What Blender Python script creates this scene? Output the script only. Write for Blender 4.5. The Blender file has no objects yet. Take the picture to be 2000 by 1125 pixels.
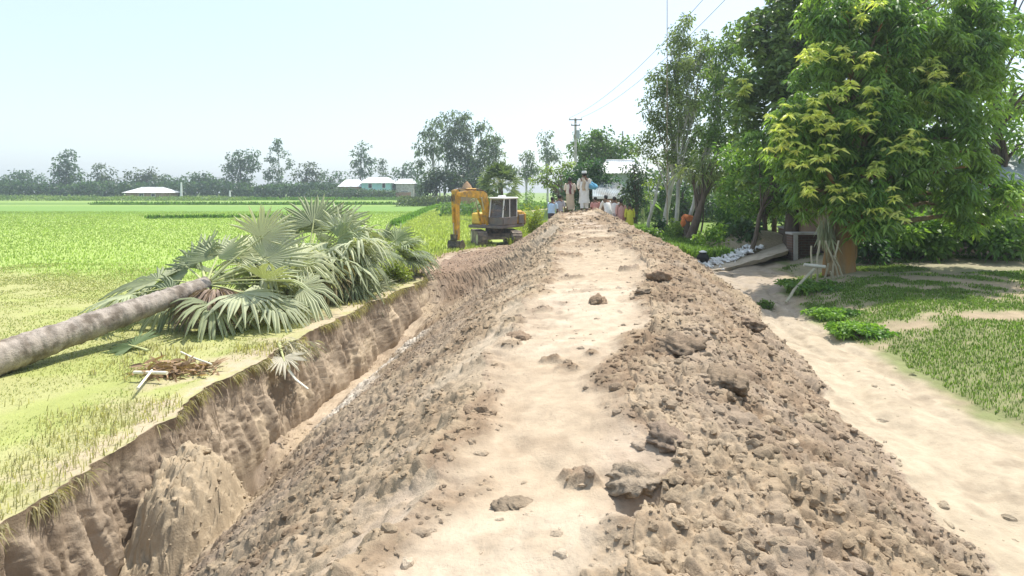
import bpy, math, random
import numpy as np
from mathutils import Vector, Matrix
from mathutils.geometry import tessellate_polygon
R = math.radians
rng = np.random.default_rng(7)
random.seed(7)
scene = bpy.context.scene
col = scene.collection
F, CX, HY, CZ = 1150.0, 1000.0, 366.0, 3.1      # focal length and horizon of the photo (2000 px frame), eye height above the field

def hx(px, Y): return (px - CX) / F * Y
def hz(py, Y): return CZ - (py - HY) / F * Y
def P(px, py, Y):
    return np.array([(px - CX) / F * Y, Y, CZ - (py - HY) / F * Y])

# ---------------------------------------------------------------- noise
def h2(ix, iy, s):
    n = ix.astype(np.int64) * 374761393 + iy.astype(np.int64) * 668265263 + s * 974634541
    n = (n ^ (n >> 13)) & 0xffffffff
    n = (n * 1274126177) & 0xffffffff
    n = n ^ (n >> 16)
    n = (n * 2246822519) & 0xffffffff
    n = n ^ (n >> 13)
    return (n & 0xffff) / 65535.0
def vn(x, y, s=0):
    x = np.asarray(x, float); y = np.asarray(y, float)
    ix = np.floor(x); iy = np.floor(y); fx = x - ix; fy = y - iy
    fx = fx * fx * (3 - 2 * fx); fy = fy * fy * (3 - 2 * fy)
    a = h2(ix, iy, s); b = h2(ix + 1, iy, s); c = h2(ix, iy + 1, s); d = h2(ix + 1, iy + 1, s)
    return (a * (1 - fx) + b * fx) * (1 - fy) + (c * (1 - fx) + d * fx) * fy
def fbm(x, y, s=0, o=4):
    t = 0; a = .5; n = 0
    for k in range(o):
        t = t + a * vn(x * 2 ** k, y * 2 ** k, s + k * 17); n += a; a *= .5
    return t / n
def worley(x, y, s=0):
    ix = np.floor(x); iy = np.floor(y); best = np.full(x.shape, 9.); bid = np.zeros(x.shape)
    for dx in (-1, 0, 1):
        for dy in (-1, 0, 1):
            cx = ix + dx; cy = iy + dy
            d = (cx + h2(cx, cy, s) - x) ** 2 + (cy + h2(cx, cy, s + 5) - y) ** 2
            m = d < best
            best = np.where(m, d, best); bid = np.where(m, h2(cx, cy, s + 9), bid)
    return np.sqrt(best), bid
def sstep(a, b, x):
    t = np.clip((x - a) / (b - a), 0, 1); return t * t * (3 - 2 * t)

# ---------------------------------------------------------------- objects
def tag(o, label=None, cat=None, group=None, kind=None):
    if label: o['label'] = label
    if cat: o['category'] = cat
    if group: o['group'] = group
    if kind: o['kind'] = kind
    return o
def empty(name, loc, label, cat, group=None, rz=0):
    o = bpy.data.objects.new(name, None); col.objects.link(o)
    o.location = Vector([float(c) for c in loc]); o.rotation_euler = (0, 0, rz); o.empty_display_size = .2
    return tag(o, label, cat, group)
class MB:
    def __init__(s): s.v = []; s.f = {3: [], 4: []}; s.m = {3: [], 4: []}; s.c = []; s.n = 0
    def add(s, v, f, mat=0, c=(1, 1, 1)):
        v = np.asarray(v, float).reshape(-1, 3)
        s.v.append(v)
        c = np.asarray(c, float)
        s.c.append(np.broadcast_to(c, (len(v), 3)) if c.ndim == 1 else c)
        if isinstance(f, np.ndarray): fs = [f]
        else:
            fs = []
            for k in (3, 4):
                q = [x for x in f if len(x) == k]
                if q: fs.append(np.array(q))
        for q in fs:
            if len(q) == 0: continue
            s.f[q.shape[1]].append(q + s.n); s.m[q.shape[1]].append(np.full(len(q), mat))
        s.n += len(v); return s
    def build(s, name, mats, parent=None, smooth=False, loc=None):
        me = bpy.data.meshes.new(name)
        if not isinstance(mats, (list, tuple)): mats = [mats]
        for m in mats: me.materials.append(m)
        v = np.concatenate(s.v); c = np.concatenate(s.c)
        if loc is not None: v = v - np.asarray(loc, float)
        me.vertices.add(len(v)); me.vertices.foreach_set('co', v.astype(np.float32).ravel())
        li = []; st = []; mi = []; p = 0
        for k in (4, 3):
            if s.f[k]:
                q = np.concatenate(s.f[k]); li.append(q.ravel()); st.append(p + np.arange(len(q)) * k); p += q.size
                mi.append(np.concatenate(s.m[k]))
        li = np.concatenate(li); st = np.concatenate(st); mi = np.concatenate(mi)
        me.loops.add(len(li)); me.loops.foreach_set('vertex_index', li.astype(np.int32))
        me.polygons.add(len(st)); me.polygons.foreach_set('loop_start', st.astype(np.int32))
        me.polygons.foreach_set('material_index', mi.astype(np.int32))
        me.polygons.foreach_set('use_smooth', np.full(len(st), smooth))
        me.update(calc_edges=True); me.validate()
        a = me.attributes.new('Col', 'FLOAT_COLOR', 'POINT')
        a.data.foreach_set('color', np.concatenate([c, np.ones((len(c), 1))], 1).astype(np.float32).ravel())
        o = bpy.data.objects.new(name, me); col.objects.link(o)
        if parent: o.parent = parent
        if loc is not None: o.location = Vector([float(q) for q in loc])
        return o
    # shapes
    def box(s, c, d, M=None, mat=0, bev=0.0, taper=1.0, c_=(1, 1, 1)):
        x, y, z = np.array(d) / 2.
        if bev <= 0:
            v = np.array([[sx * x, sy * y, sz * z] for sz in (-1, 1) for sx, sy in ((-1, -1), (1, -1), (1, 1), (-1, 1))])
            v[4:, :2] *= taper
            f = [(3, 2, 1, 0), (4, 5, 6, 7), (0, 1, 5, 4), (1, 2, 6, 5), (2, 3, 7, 6), (3, 0, 4, 7)]
        else:
            b = min(bev, x * .9, y * .9, z * .9); rings = []
            for zz, ins in ((-z, b), (-z + b, 0), (z - b, 0), (z, b)):
                r = []
                for sx, sy in ((-1, -1), (1, -1), (1, 1), (-1, 1)):
                    X = x - ins; Y = y - ins; k = b if ins == 0 else b * .5
                    pts = [(sx * (X - k), sy * Y), (sx * X, sy * (Y - k))]
                    if sx * sy > 0: pts = pts
                    else: pts = pts[::-1]
                    if (sx, sy) in ((-1, -1), (1, 1)): pts = pts[::-1]
                    else: pts = pts[::-1]
                    r += pts
                rings.append(r)
            v = np.array([[p[0], p[1], zz] for r, zz in zip(rings, (-z, -z + b, z - b, z)) for p in r])
            top = v[:, 2] > 0; v[top, :2] *= taper
            ang = np.arctan2(v[:8, 1] / y, v[:8, 0] / x); od = np.argsort(ang)
            v = np.concatenate([v[k * 8:(k + 1) * 8][od] for k in range(4)])
            f = [(k * 8 + i, k * 8 + (i + 1) % 8, k * 8 + 8 + (i + 1) % 8, k * 8 + 8 + i) for k in range(3) for i in range(8)]
            for o_, rev in ((0, 1), (24, 0)):
                for q in ((0, 1, 2, 3), (0, 3, 4, 7), (7, 4, 5, 6)):
                    q = tuple(o_ + i for i in q); f.append(q[::-1] if rev else q)
        v = v + np.array(c)
        if M is not None: v = v @ np.array(M.to_3x3()).T + np.array(M.translation)
        return s.add(v, f, mat, c_)
    def tube(s, pts, rad, n=8, mat=0, cap=True, ry=None, c=(1, 1, 1), jit=0, up=None):
        pts = np.asarray(pts, float); m = len(pts); rad = np.broadcast_to(np.asarray(rad, float), (m,))
        ry = rad if ry is None else np.broadcast_to(np.asarray(ry, float), (m,))
        t = np.gradient(pts, axis=0); t /= np.linalg.norm(t, axis=1)[:, None] + 1e-9
        a0 = np.array([1., 0, 0]) if up is None else np.asarray(up, float)
        if abs(t[0] @ a0) > .9: a0 = np.array([0, 1., 0])
        A = []; 
        for i in range(m):
            a = a0 - (a0 @ t[i]) * t[i]; a /= np.linalg.norm(a) + 1e-9; A.append(a); a0 = a
        A = np.array(A); B = np.cross(t, A)
        th = np.linspace(0, 2 * np.pi, n, endpoint=False)
        k = 1 + jit * (rng.random((m, n)) - .5)
        v = pts[:, None] + k[..., None] * (rad[:, None, None] * np.cos(th)[None, :, None] * A[:, None] + ry[:, None, None] * np.sin(th)[None, :, None] * B[:, None])
        i = np.arange(m - 1)[:, None] * n; j = np.arange(n)[None]; j2 = (j + 1) % n
        f = np.stack([i + j, i + j2, i + n + j2, i + n + j], -1).reshape(-1, 4)
        s.add(v, f, mat, c)
        if cap:
            for e, rev in ((0, 1), (m - 1, 0)):
                vv = np.concatenate([v[e], pts[e][None]]); ff = np.array([(q, (q + 1) % n, n) for q in range(n)])
                s.add(vv, ff[:, ::-1] if rev else ff, mat, c)
        return s
    def prism(s, poly, d0, d1, M, mat=0):
        """polygon in local (a, b) extruded along third axis between d0 and d1; M maps (d, a, b)"""
        n = len(poly)
        v = np.array([[d, a, b] for d in (d0, d1) for a, b in poly], float)
        v = v @ np.array(M.to_3x3()).T + np.array(M.translation)
        f = [(i, (i + 1) % n, n + (i + 1) % n, n + i) for i in range(n)]
        tri = tessellate_polygon([[Vector((a, b, 0)) for a, b in poly]])
        for o_ in (0, n):
            for q in tri: f.append(tuple(o_ + i for i in q))
        return s.add(v, f, mat)

# ---------------------------------------------------------------- materials
def nodes(name):
    m = bpy.data.materials.new(name); m.use_nodes = True
    nt = m.node_tree; nt.nodes.clear(); return m, nt
def N(nt, t, **k):
    n = nt.nodes.new(t)
    for a, b in k.items():
        if a.startswith('i_'): n.inputs[a[2:].replace('_', ' ')].default_value = b
        else: setattr(n, a, b)
    return n
def pmat(name, base=(.5, .5, .5), var=.25, scale=6., rough=.8, bump=.2, bscale=40., metal=0., attr=False, dirt=None, dscale=2., spec=.3, stretch=None, bdist=.02):
    m, nt = nodes(name); L = nt.links.new
    out = N(nt, 'ShaderNodeOutputMaterial'); b = N(nt, 'ShaderNodeBsdfPrincipled')
    b.inputs['Roughness'].default_value = rough; b.inputs['Metallic'].default_value = metal
    b.inputs['Specular IOR Level'].default_value = spec
    tc = N(nt, 'ShaderNodeTexCoord'); src = tc.outputs['Object']
    if stretch:
        mp = N(nt, 'ShaderNodeMapping'); mp.inputs['Scale'].default_value = stretch; L(src, mp.inputs['Vector']); src = mp.outputs['Vector']
    nz = N(nt, 'ShaderNodeTexNoise'); nz.inputs['Scale'].default_value = scale; nz.inputs['Detail'].default_value = 6; nz.inputs['Roughness'].default_value = .65
    L(src, nz.inputs['Vector'])
    mr = N(nt, 'ShaderNodeMapRange'); mr.inputs['From Min'].default_value = .25; mr.inputs['From Max'].default_value = .75
    mr.inputs['To Min'].default_value = 1 - var; mr.inputs['To Max'].default_value = 1 + var
    L(nz.outputs['Fac'], mr.inputs['Value'])
    mx = N(nt, 'ShaderNodeVectorMath', operation='SCALE')
    if attr:
        at = N(nt, 'ShaderNodeAttribute', attribute_name='Col'); L(at.outputs['Color'], mx.inputs[0])
    else: mx.inputs[0].default_value = base
    L(mr.outputs['Result'], mx.inputs['Scale']); csrc = mx.outputs['Vector']
    if dirt:
        n2 = N(nt, 'ShaderNodeTexNoise'); n2.inputs['Scale'].default_value = dscale; n2.inputs['Detail'].default_value = 5; L(src, n2.inputs['Vector'])
        r2 = N(nt, 'ShaderNodeMapRange'); r2.inputs['From Min'].default_value = .45; r2.inputs['From Max'].default_value = .65; L(n2.outputs['Fac'], r2.inputs['Value'])
        mi = N(nt, 'ShaderNodeMix', data_type='RGBA'); L(r2.outputs['Result'], mi.inputs['Factor']); L(csrc, mi.inputs[6]); mi.inputs[7].default_value = (*dirt, 1); csrc = mi.outputs[2]
    L(csrc, b.inputs['Base Color'])
    if bump:
        n3 = N(nt, 'ShaderNodeTexNoise'); n3.inputs['Scale'].default_value = bscale; n3.inputs['Detail'].default_value = 5; n3.inputs['Roughness'].default_value = .7; L(src, n3.inputs['Vector'])
        bp = N(nt, 'ShaderNodeBump'); bp.inputs['Strength'].default_value = bump; bp.inputs['Distance'].default_value = bdist; L(n3.outputs['Fac'], bp.inputs['Height']); L(bp.outputs['Normal'], b.inputs['Normal'])
    L(b.outputs['BSDF'], out.inputs['Surface']); return m
def leafmat(name, trans=.45, rough=.45, spec=.4, var=.3):
    m, nt = nodes(name); L = nt.links.new
    out = N(nt, 'ShaderNodeOutputMaterial'); b = N(nt, 'ShaderNodeBsdfPrincipled'); t = N(nt, 'ShaderNodeBsdfTranslucent'); mx = N(nt, 'ShaderNodeMixShader')
    at = N(nt, 'ShaderNodeAttribute', attribute_name='Col'); g = N(nt, 'ShaderNodeNewGeometry')
    mr = N(nt, 'ShaderNodeMapRange'); mr.inputs['To Min'].default_value = 1 - var; mr.inputs['To Max'].default_value = 1 + var
    L(g.outputs['Random Per Island'], mr.inputs['Value'])
    s = N(nt, 'ShaderNodeVectorMath', operation='SCALE'); L(at.outputs['Color'], s.inputs[0]); L(mr.outputs['Result'], s.inputs['Scale'])
    L(s.outputs['Vector'], b.inputs['Base Color']); b.inputs['Roughness'].default_value = rough; b.inputs['Specular IOR Level'].default_value = spec
    s2 = N(nt, 'ShaderNodeVectorMath', operation='MULTIPLY'); s2.inputs[1].default_value = (1.5, 1.6, .7); L(s.outputs['Vector'], s2.inputs[0]); L(s2.outputs['Vector'], t.inputs['Color'])
    mx.inputs[0].default_value = trans; L(b.outputs['BSDF'], mx.inputs[1]); L(t.outputs['BSDF'], mx.inputs[2]); L(mx.outputs['Shader'], out.inputs['Surface'])
    return m
M_soil = pmat('soil', attr=True, var=.22, scale=5., rough=.95, bump=.55, bscale=38., spec=.1, bdist=.025)
M_clod = pmat('clod_soil', attr=True, var=.3, scale=18., rough=.97, bump=1., bscale=42., spec=.1)
M_field = pmat('paddy', attr=True, var=.09, scale=.9, rough=.9, bump=.5, bscale=9., spec=.1, bdist=.08)
M_grass = leafmat('grass_blades', trans=.4, rough=.6, spec=.2)
M_leaf = leafmat('leaves'); M_gloss = leafmat('glossy_leaves', trans=.42, rough=.4, spec=.5); M_frond = leafmat('frond', trans=.22, rough=.62, spec=.3, var=.06)
M_stalk = pmat('petiole', (.42, .44, .2), .25, 8, .6, .2, 60)
M_bark = pmat('bark', (.13, .1, .075), .4, 9, .9, .8, 22, stretch=(1, 1, .25), bdist=.03)
M_palebark = pmat('pale_bark', (.5, .48, .42), .25, 5, .8, .4, 24, dirt=(.25, .24, .2), dscale=3, stretch=(1, 1, .35))
M_mangobark = pmat('mango_bark', (.22, .17, .09), .4, 6, .9, 1., 20, dirt=(.3, .16, .05), dscale=1.6, stretch=(1.6, 1.6, .22), bdist=.04)
M_palmbark = pmat('palm_bark', (.36, .31, .26), .35, 7, .9, .8, 26, dirt=(.16, .13, .1), dscale=4, bdist=.03)
M_dry = pmat('dry_leaf', (.38, .29, .2), .35, 9, .9, .4, 40)
M_pale = pmat('pale_stalk', (.75, .7, .55), .15, 9, .6, .2, 40)

# ---------------------------------------------------------------- ground profile
def tab(*p):
    a = np.array(p, float); return lambda y: np.interp(y, a[:, 0], a[:, 1])
fL = tab((-8, -2.3), (0, -1.1), (2.75, -.62), (5.5, -.3), (9.5, .5), (13.7, 1.0), (25, 2.05), (30, 2.4), (60, 5), (200, 18), (600, 50))
fR = tab((-8, -.9), (0, .25), (2.75, .62), (5.5, 1.3), (9.5, 2.3), (13.7, 3.0), (20, 3.4), (25, 3.6), (30, 3.9), (60, 7.2), (200, 21), (600, 54))
fZ = tab((-8, 1.5), (10, 1.5), (14, 1.55), (20, 1.85), (25, 2.05), (26.7, 2.05), (29.0, 1.22), (33, .95), (40, .75), (100, .5), (600, .3))
fW = tab((-8, -5.6), (0, -5.0), (7, -4.68), (10, -4.6), (12.5, -4.36), (15.8, -3.75), (19.3, -3.05), (21, -3.25), (24, -3.35), (26.6, -3.0), (29, -1.8), (31, .3), (33, 1.2), (40, 2.2), (60, 4.2), (200, 17), (600, 49))
fD = tab((-8, 1.6), (8, 1.55), (15, 1.5), (17.2, 1.25), (19.3, .75), (20.6, .0), (700, 0))
fT = tab((-8, 1.3), (0, 2.3), (2.75, 2.8), (5.55, 3.45), (8.95, 4.2), (11.8, 4.9), (15.4, 5.5), (19.4, 5.9), (25, 6.1), (31, 6.5), (60, 9), (200, 23), (600, 56))
fP = tab((-8, 4.4), (0, 5.1), (9, 5.6), (10.5, 5.6), (13, 6.2), (16, 7.6), (20, 9.3), (24, 8.6), (30, 8.2), (60, 11), (200, 25), (600, 58))
def wob(y, s, a): return a * (fbm(y * .9, y * 0 + s, s, 4) - .5)
def keys(Y):
    """break points (x, z) of the ground profile for rows Y"""
    near = 1 - sstep(24, 34, Y)
    W = fW(Y) + (wob(Y, 3, .55) + .22 * (fbm(Y * 3.3, Y * 0 + 2, 501, 4) - .5)) * near; D = fD(Y); L = fL(Y) + wob(Y, 11, .7) * near; Rr = fR(Y) + wob(Y, 23, .6) * near
    T = fT(Y) + wob(Y, 31, .6) * near; Pp = fP(Y) + wob(Y, 43, .7); Z = fZ(Y)
    pz = np.interp(Y, [-8, 10, 20, 35, 100, 600], [.45, .5, .62, .7, .4, .2])
    o = np.ones_like(Y)
    lip = .03 * o
    far = sstep(60, 140, Y)
    wallw = .10 + .22 * D / 1.5
    b = Rr + (.28 - .24 * sstep(15, 22, Y)) * (T - Rr)
    X = [-370 * o, -70 * o, W - 2.6, W - .35, W, W + wallw, W + wallw + .35, L, Rr, b, T, Pp, Pp + 1.6, Pp + 7, Pp + 40, 370 * o]
    zb = (Z - .02) * (1 - far) + far * .45
    Zs = [0 * o, 0 * o, 0 * o, .02 * o, lip * near, -D + .02, -D, Z - .12, Z, zb - .02 - (0 * o), pz, pz + .04, pz + .38 * near, pz + .5 * near, pz + .35 * near, 0 * o]
    return np.stack(X, 1), np.stack(Zs, 1)
SEG = [8, 60, 40, 16, 80, 40, 300, 170, 90, 170, 84, 44, 40, 26, 10]
def gz(x, y):
    X, Z = keys(np.array([float(y)])); return float(np.interp(x, X[0], Z[0]))

def build_ground():
    ys = [-6.]
    while ys[-1] < 1.2: ys.append(ys[-1] + .12)
    while ys[-1] < 34: ys.append(ys[-1] + max(.011, ys[-1] * .0048))
    while ys[-1] < 330: ys.append(ys[-1] * 1.035)
    Y = np.array(ys); KX, KZ = keys(Y)
    cx = []; cz = []; seg = []; par = []
    for s, n in enumerate(SEG):
        t = np.linspace(0, 1, n, endpoint=False)
        if s == 1: t = 1 - (1 - t) ** 2.2
        if s == 0: t = 1 - (1 - t) ** 2.
        if s >= 13: t = t ** 2
        zt = t
        z = KZ[:, s:s + 1] + (KZ[:, s + 1:s + 2] - KZ[:, s:s + 1]) * zt[None]
        if s == 6: z = z + (KZ[:, 7:8] - KZ[:, 6:7]) * np.sin(np.pi * t)[None] * (.05 - .36 * sstep(14, 21, Y))[:, None]
        cx.append(KX[:, s:s + 1] + (KX[:, s + 1:s + 2] - KX[:, s:s + 1]) * t[None]); cz.append(z)
        seg += [s] * n; par += list(t)
    cx.append(KX[:, -1:]); cz.append(KZ[:, -1:]); seg.append(14); par.append(1.)
    X = np.concatenate(cx, 1); Z = np.concatenate(cz, 1); seg = np.array(seg); par = np.array(par)
    YY = np.repeat(Y[:, None], X.shape[1], 1); ny, nx = X.shape
    S = np.repeat(seg[None], ny, 0); T = np.repeat(par[None], ny, 0)
    near = 1 - sstep(30, 45, YY)
    # masks
    n1 = fbm(X * 1.6, YY * 1.6, 5, 5); n2 = fbm(X * .6, YY * .6, 8, 4); n3 = fbm(X * 5, YY * 5, 77, 3)
    slopeL = ((S == 6) | (S == 5)).astype(float); strip = (S == 7).astype(float); berm = ((S == 8) | (S == 9)).astype(float)
    edge = np.where(S == 7, np.minimum(T, 1 - T) * (KX[:, 8:9] - KX[:, 7:8]), 0)   # metres in from strip edge
    # patches of fresh clods thrown on the strip
    patch = sstep(.68, .76, fbm(X * .9 + 3, YY * 1.5, 91, 4)) * sstep(7, 11, YY) * .8 + sstep(13, 18, YY) * sstep(.47, .58, fbm(X * .8, YY * 2.2, 51, 4)) * .9
    patch = np.clip(patch + sstep(.72, .78, fbm(X * 1.3, YY * 1.8, 33, 4)), 0, 1)
    rimL = 1 - sstep(.0, .28, edge + .7 * (n1 - .5)); 
    rough = np.where(S == 7, np.maximum(rimL * .9, patch), 0)
    rough = np.where((S == 6), sstep(-.1, .1, T + .0 * n1), rough)
    upper = np.where(S == 6, sstep(.80, .98, T + .35 * (n2 - .5)), 0)      # pale dry crust where slope meets the strip
    rough = np.where(S == 6, rough * (1 - .75 * upper * sstep(.45, .6, n1)), rough)
    rough = np.where(berm > 0, 1, rough); rough = np.where(S == 5, .35 + .5 * sstep(.4, .6, n1), rough)
    rough = np.where(S == 10, np.clip(1 - T * 9 + (n1 - .5) * 1.5, 0, 1), rough)   # spill on to the path
    brk = np.where((YY > 19.5) & (S == 3), .8, 0); rough = np.maximum(rough, brk * near)
    rough *= near
    # displacement
    w1, id1 = worley(X * 2.3 + n1 * .9, YY * 2.0 + n2, 1); w2, id2 = worley(X * 5.5 + n1 * 1.6, YY * 5. + n3 * .5, 2); w3, id3 = worley(X * 15 + n3 * 2, YY * 14 + n1 * 3, 3)
    lump = lambda w, i, p: np.sqrt(np.clip(1 - (w / .72) ** 2, 0, 1)) * (.35 + .65 * i) ** p
    def billow(f, sd, o, st=1.):
        t = 0; a = 1.; n = 0
        wx = X * f + .9 * (n1 - .5) * f * .3; wy = YY * f * st
        for k in range(o):
            t = t + a * np.abs(2 * vn(wx * 2.03 ** k + 7 * k, wy * 2.03 ** k, sd + k) - 1); n += a; a *= .58
            wx, wy = wx * .8 + wy * .6, wy * .8 - wx * .6
        return t / n
    right = (S >= 7).astype(float)
    b1 = billow(1.7, 301, 5); b2 = billow(4.4, 311, 5); b3 = billow(11., 321, 3)
    sat = lambda b, k: k * np.tanh(b / k)
    b1 = sat(b1, .42); b2 = sat(b2, .45); b4 = billow(26., 331, 2)
    disp = (.10 + .24 * right) * (b1 - .25) * (.45 + .9 * sstep(.35, .7, n2)) + .135 * (b2 - .3) + .062 * (b3 - .3) + .016 * (b4 - .3) + (.02 + .03 * right) * lump(w2, id2, 2) + .016 * lump(w3, id3, 1) + .04
    disp = disp * np.where(S == 7, .6, 1)
    disp = disp * (1 + .35 * np.clip(YY / 14 - .5, 0, 1))
    dz = rough * disp + (1 - rough) * (near * (.05 * (n1 - .5) + .10 * (n2 - .5) * (S == 7) + .008 * (n3 - .5)))
    crack = sstep(.0, .12, np.abs(fbm(X * 1.1, YY * 1.5, 61, 4) - .5)) 
    dz += strip * near * (.05 * (b2 - .35) * sstep(.4, .6, n1) + .018 * (b3 - .35) * sstep(.45, .65, n2) - .03 * np.exp(-(w1 / .2) ** 2) * (id1 > .45)) * (1 - .6 * rough)
    dz = np.where((S <= 2) | (S >= 11), dz * .6, dz)
    dz = dz + near * (S == 10) * (-.05 * np.exp(-((T - .33 - .1 * (n2 - .5)) / .07) ** 2) - .05 * np.exp(-((T - .72 - .1 * (n2 - .5)) / .07) ** 2) + .03 * (b2 - .35) + .012 * (b3 - .35))
    Z = Z + dz * np.where(S == 4, 0, 1)
    X = X + rough * disp * near * (np.where(S == 6, -.55, 0) + np.where(S == 9, .5, 0))
    # the cut face: ragged lip, vertical runnels, slumps
    wf = (S == 4).astype(float); prof = np.sin(np.pi * np.clip(T, 0, 1)) 
    Dk = fD(Y)[:, None] / 1.5
    run = fbm(YY * 2.6, Z * .5, 71, 4) - .5; run2 = fbm(YY * 7, Z * 1.4, 73, 4) - .5; run3 = fbm(YY * 19, Z * 9., 79, 3) - .5
    X = X + (wf * prof + .0) * Dk * (.34 * run + .20 * run2 + .06 * run3 + .12 * (fbm(YY * 13, Z * 1.3, 401, 4) - .5) + .022 * np.sin(YY * 44 + 9 * run2 + Z * 2) * sstep(.45, .6, fbm(YY * .8, Z * .6, 211, 3)) + .05 * (fbm(YY * 15 + Z * 4, Z * 22, 97, 4) - .5))
    X = np.where(S == 4, X + .14 * prof * Dk * (1 - 2 * T) * -1, X)
    Z = Z + wf * prof * Dk * .12 * (run2 + run3)
    # dug-out mound standing in the near end of the trench
    md = np.exp(-((np.abs(X + 4.2) / .78) ** 2.5 + (np.abs(YY - 7.3 + .5 * (n1 - .5)) / (.95 + .4 * (n2 - .5))) ** 2.5) ** 1.5)
    m_ok = ((S >= 5) & (S <= 6)).astype(float)
    zm = -1.75 + md * (1.42 + .6 * (b1 - .25) + .4 * (b2 - .3) + .25 * (X + 4.4)) + .14 * (b3 - .3) + .1 * (b2 - .3)
    Z = np.where((m_ok > 0) & (YY < 11), np.maximum(Z, zm), Z)
    md2 = np.exp(-(((X + 4.4) / .5) ** 2 + ((YY - 10.4) / .5) ** 2) ** 1.5)
    Z = Z + m_ok * md2 * .22 * (.6 + b1) * 1
    hol = np.exp(-(((X + 4.1) / .6) ** 2 + ((YY - 9.0) / .65) ** 2) ** 1.5); Z = Z - m_ok * hol * .75
    # hollow and the large dark lump near the camera, right of the strip
    hole = np.exp(-(((X - .72) / .17) ** 2 + ((YY - 2.98) / .12) ** 2)); Z = Z - .17 * hole
    # ------------------------------------------------------------ colours
    C = np.zeros(X.shape + (3,))
    lerp = lambda a, b, t: a + (b - a) * t[..., None]
    dry = np.array([.40, .318, .226]); pale = np.array([.46, .378, .282]); brown = np.array([.268, .194, .128]); dk = np.array([.15, .105, .07]); greyb = np.array([.325, .252, .182]); tan = np.array([.40, .312, .208])
    strip_c = lerp(np.broadcast_to(dry, C.shape), pale, sstep(.4, .65, n2)); strip_c = lerp(strip_c, np.array([.46, .37, .305]), sstep(.5, .7, fbm(X * .8, YY * .3, 15, 3)) * .5)
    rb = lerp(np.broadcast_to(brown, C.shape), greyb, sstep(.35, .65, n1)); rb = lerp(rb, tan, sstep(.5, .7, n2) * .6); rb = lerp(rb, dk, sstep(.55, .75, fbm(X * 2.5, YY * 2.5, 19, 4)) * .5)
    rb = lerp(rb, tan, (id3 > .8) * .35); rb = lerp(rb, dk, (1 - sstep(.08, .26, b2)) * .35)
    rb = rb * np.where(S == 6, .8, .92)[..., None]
    soft = np.where(S == 7, np.clip(1 - edge / .55, 0, 1) * sstep(.38, .62, n1) * .55 + .35 * sstep(.56, .7, fbm(X * 3.1, YY * 2.2, 207, 4)), 0) + np.where(S == 6, 0, 0)
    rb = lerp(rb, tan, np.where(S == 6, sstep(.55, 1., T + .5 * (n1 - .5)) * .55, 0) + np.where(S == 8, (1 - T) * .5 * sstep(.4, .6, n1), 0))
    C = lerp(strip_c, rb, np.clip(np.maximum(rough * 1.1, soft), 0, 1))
    moist = sstep(18, 22, YY) * (1 - sstep(27, 32, YY)) * (S == 6) * (1 - T)
    C = lerp(C, np.array([.235, .16, .115]), moist * .75)
    # dry pale deposit along the trench foot
    dep = np.exp(-((T - .13) / .11) ** 2) * (S == 6) * sstep(9.8, 11, YY) * (1 - sstep(15.5, 17.5, YY)) * sstep(.4, .55, fbm(X * .9, YY * .9, 41, 3))
    C = lerp(C, np.array([.55, .49, .41]), np.clip(dep, 0, 1) * .9)
    # cut face
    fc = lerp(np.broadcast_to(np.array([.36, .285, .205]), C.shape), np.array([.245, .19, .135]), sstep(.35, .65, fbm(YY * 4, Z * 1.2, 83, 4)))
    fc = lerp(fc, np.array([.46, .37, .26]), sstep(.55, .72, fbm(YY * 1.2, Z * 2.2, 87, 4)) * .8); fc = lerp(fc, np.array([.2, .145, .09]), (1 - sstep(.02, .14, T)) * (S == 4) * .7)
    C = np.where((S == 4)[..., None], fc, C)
    C = lerp(C, np.array([.40, .32, .215]), np.clip(md * 1.6, 0, .7) * m_ok)
    # field
    band = np.zeros(X.shape)
    lime = np.array([.30, .385, .105]); green = np.array([.17, .275, .07]); paleg = np.array([.36, .4, .13])
    u = X + .0 * YY
    fld = lerp(np.broadcast_to(lime, C.shape), green, sstep(66, 74, YY + 4 * n2) * (1 - .45 * sstep(95, 100, YY)) )
    fld = lerp(fld, green * .8, sstep(104, 106, YY) * (1 - sstep(118, 121, YY)) * .9)
    fld = lerp(fld, np.array([.2, .27, .09]), sstep(140, 144, YY))
    right = (X > -9.4 - (YY - 48) * .06) & (YY < 88)
    fld = np.where(right[..., None], lerp(np.broadcast_to(paleg, C.shape), np.array([.3, .37, .1]), sstep(.4, .6, n2)), fld)
    grass_near = np.array([.345, .345, .145]); ln = np.clip(1 - sstep(.6, 3.6, np.abs(X - KX[:, 4:5]) + 1.6 * (n2 - .5)) , 0, 1)
    nearv = 1 - sstep(15, 19, YY + .35 * (X + 5) + 3 * (n2 - .5))
    fld = lerp(fld, grass_near, np.clip(nearv + ln * (1 - sstep(24, 30, YY)), 0, 1))
    fld = lerp(fld, np.array([.30, .335, .10]), nearv * sstep(.5, .7, fbm(X * .8, YY * .8, 95, 4)) * .7)
    bare = np.clip(sstep(.38, .62, .6 * n1 + .4 * n3) * (1 - sstep(.3, 1.5, np.abs(X - KX[:, 4:5]) + 1.2 * (n2 - .5))) + (S == 3) * .35, 0, 1) * (1 - sstep(26, 30, YY))
    fld = lerp(fld, np.array([.42, .35, .235]), bare)
    isf = S <= 3
    C = np.where((isf & (rough < .5))[..., None], fld, C)
    # path, bank and yard
    pc = lerp(np.broadcast_to(np.array([.415, .343, .248]), C.shape), np.array([.35, .29, .225]), sstep(9.5, 14, YY + 2 * (n2 - .5)))
    pc = lerp(pc, np.array([.36, .29, .2]), sstep(.5, .72, fbm(X * 3.2, YY * .7, 405, 4)) * .6); pc = lerp(pc, np.array([.3, .24, .17]), sstep(.6, .74, fbm(X * 5, YY * 4, 407, 4)) * .6)
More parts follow.
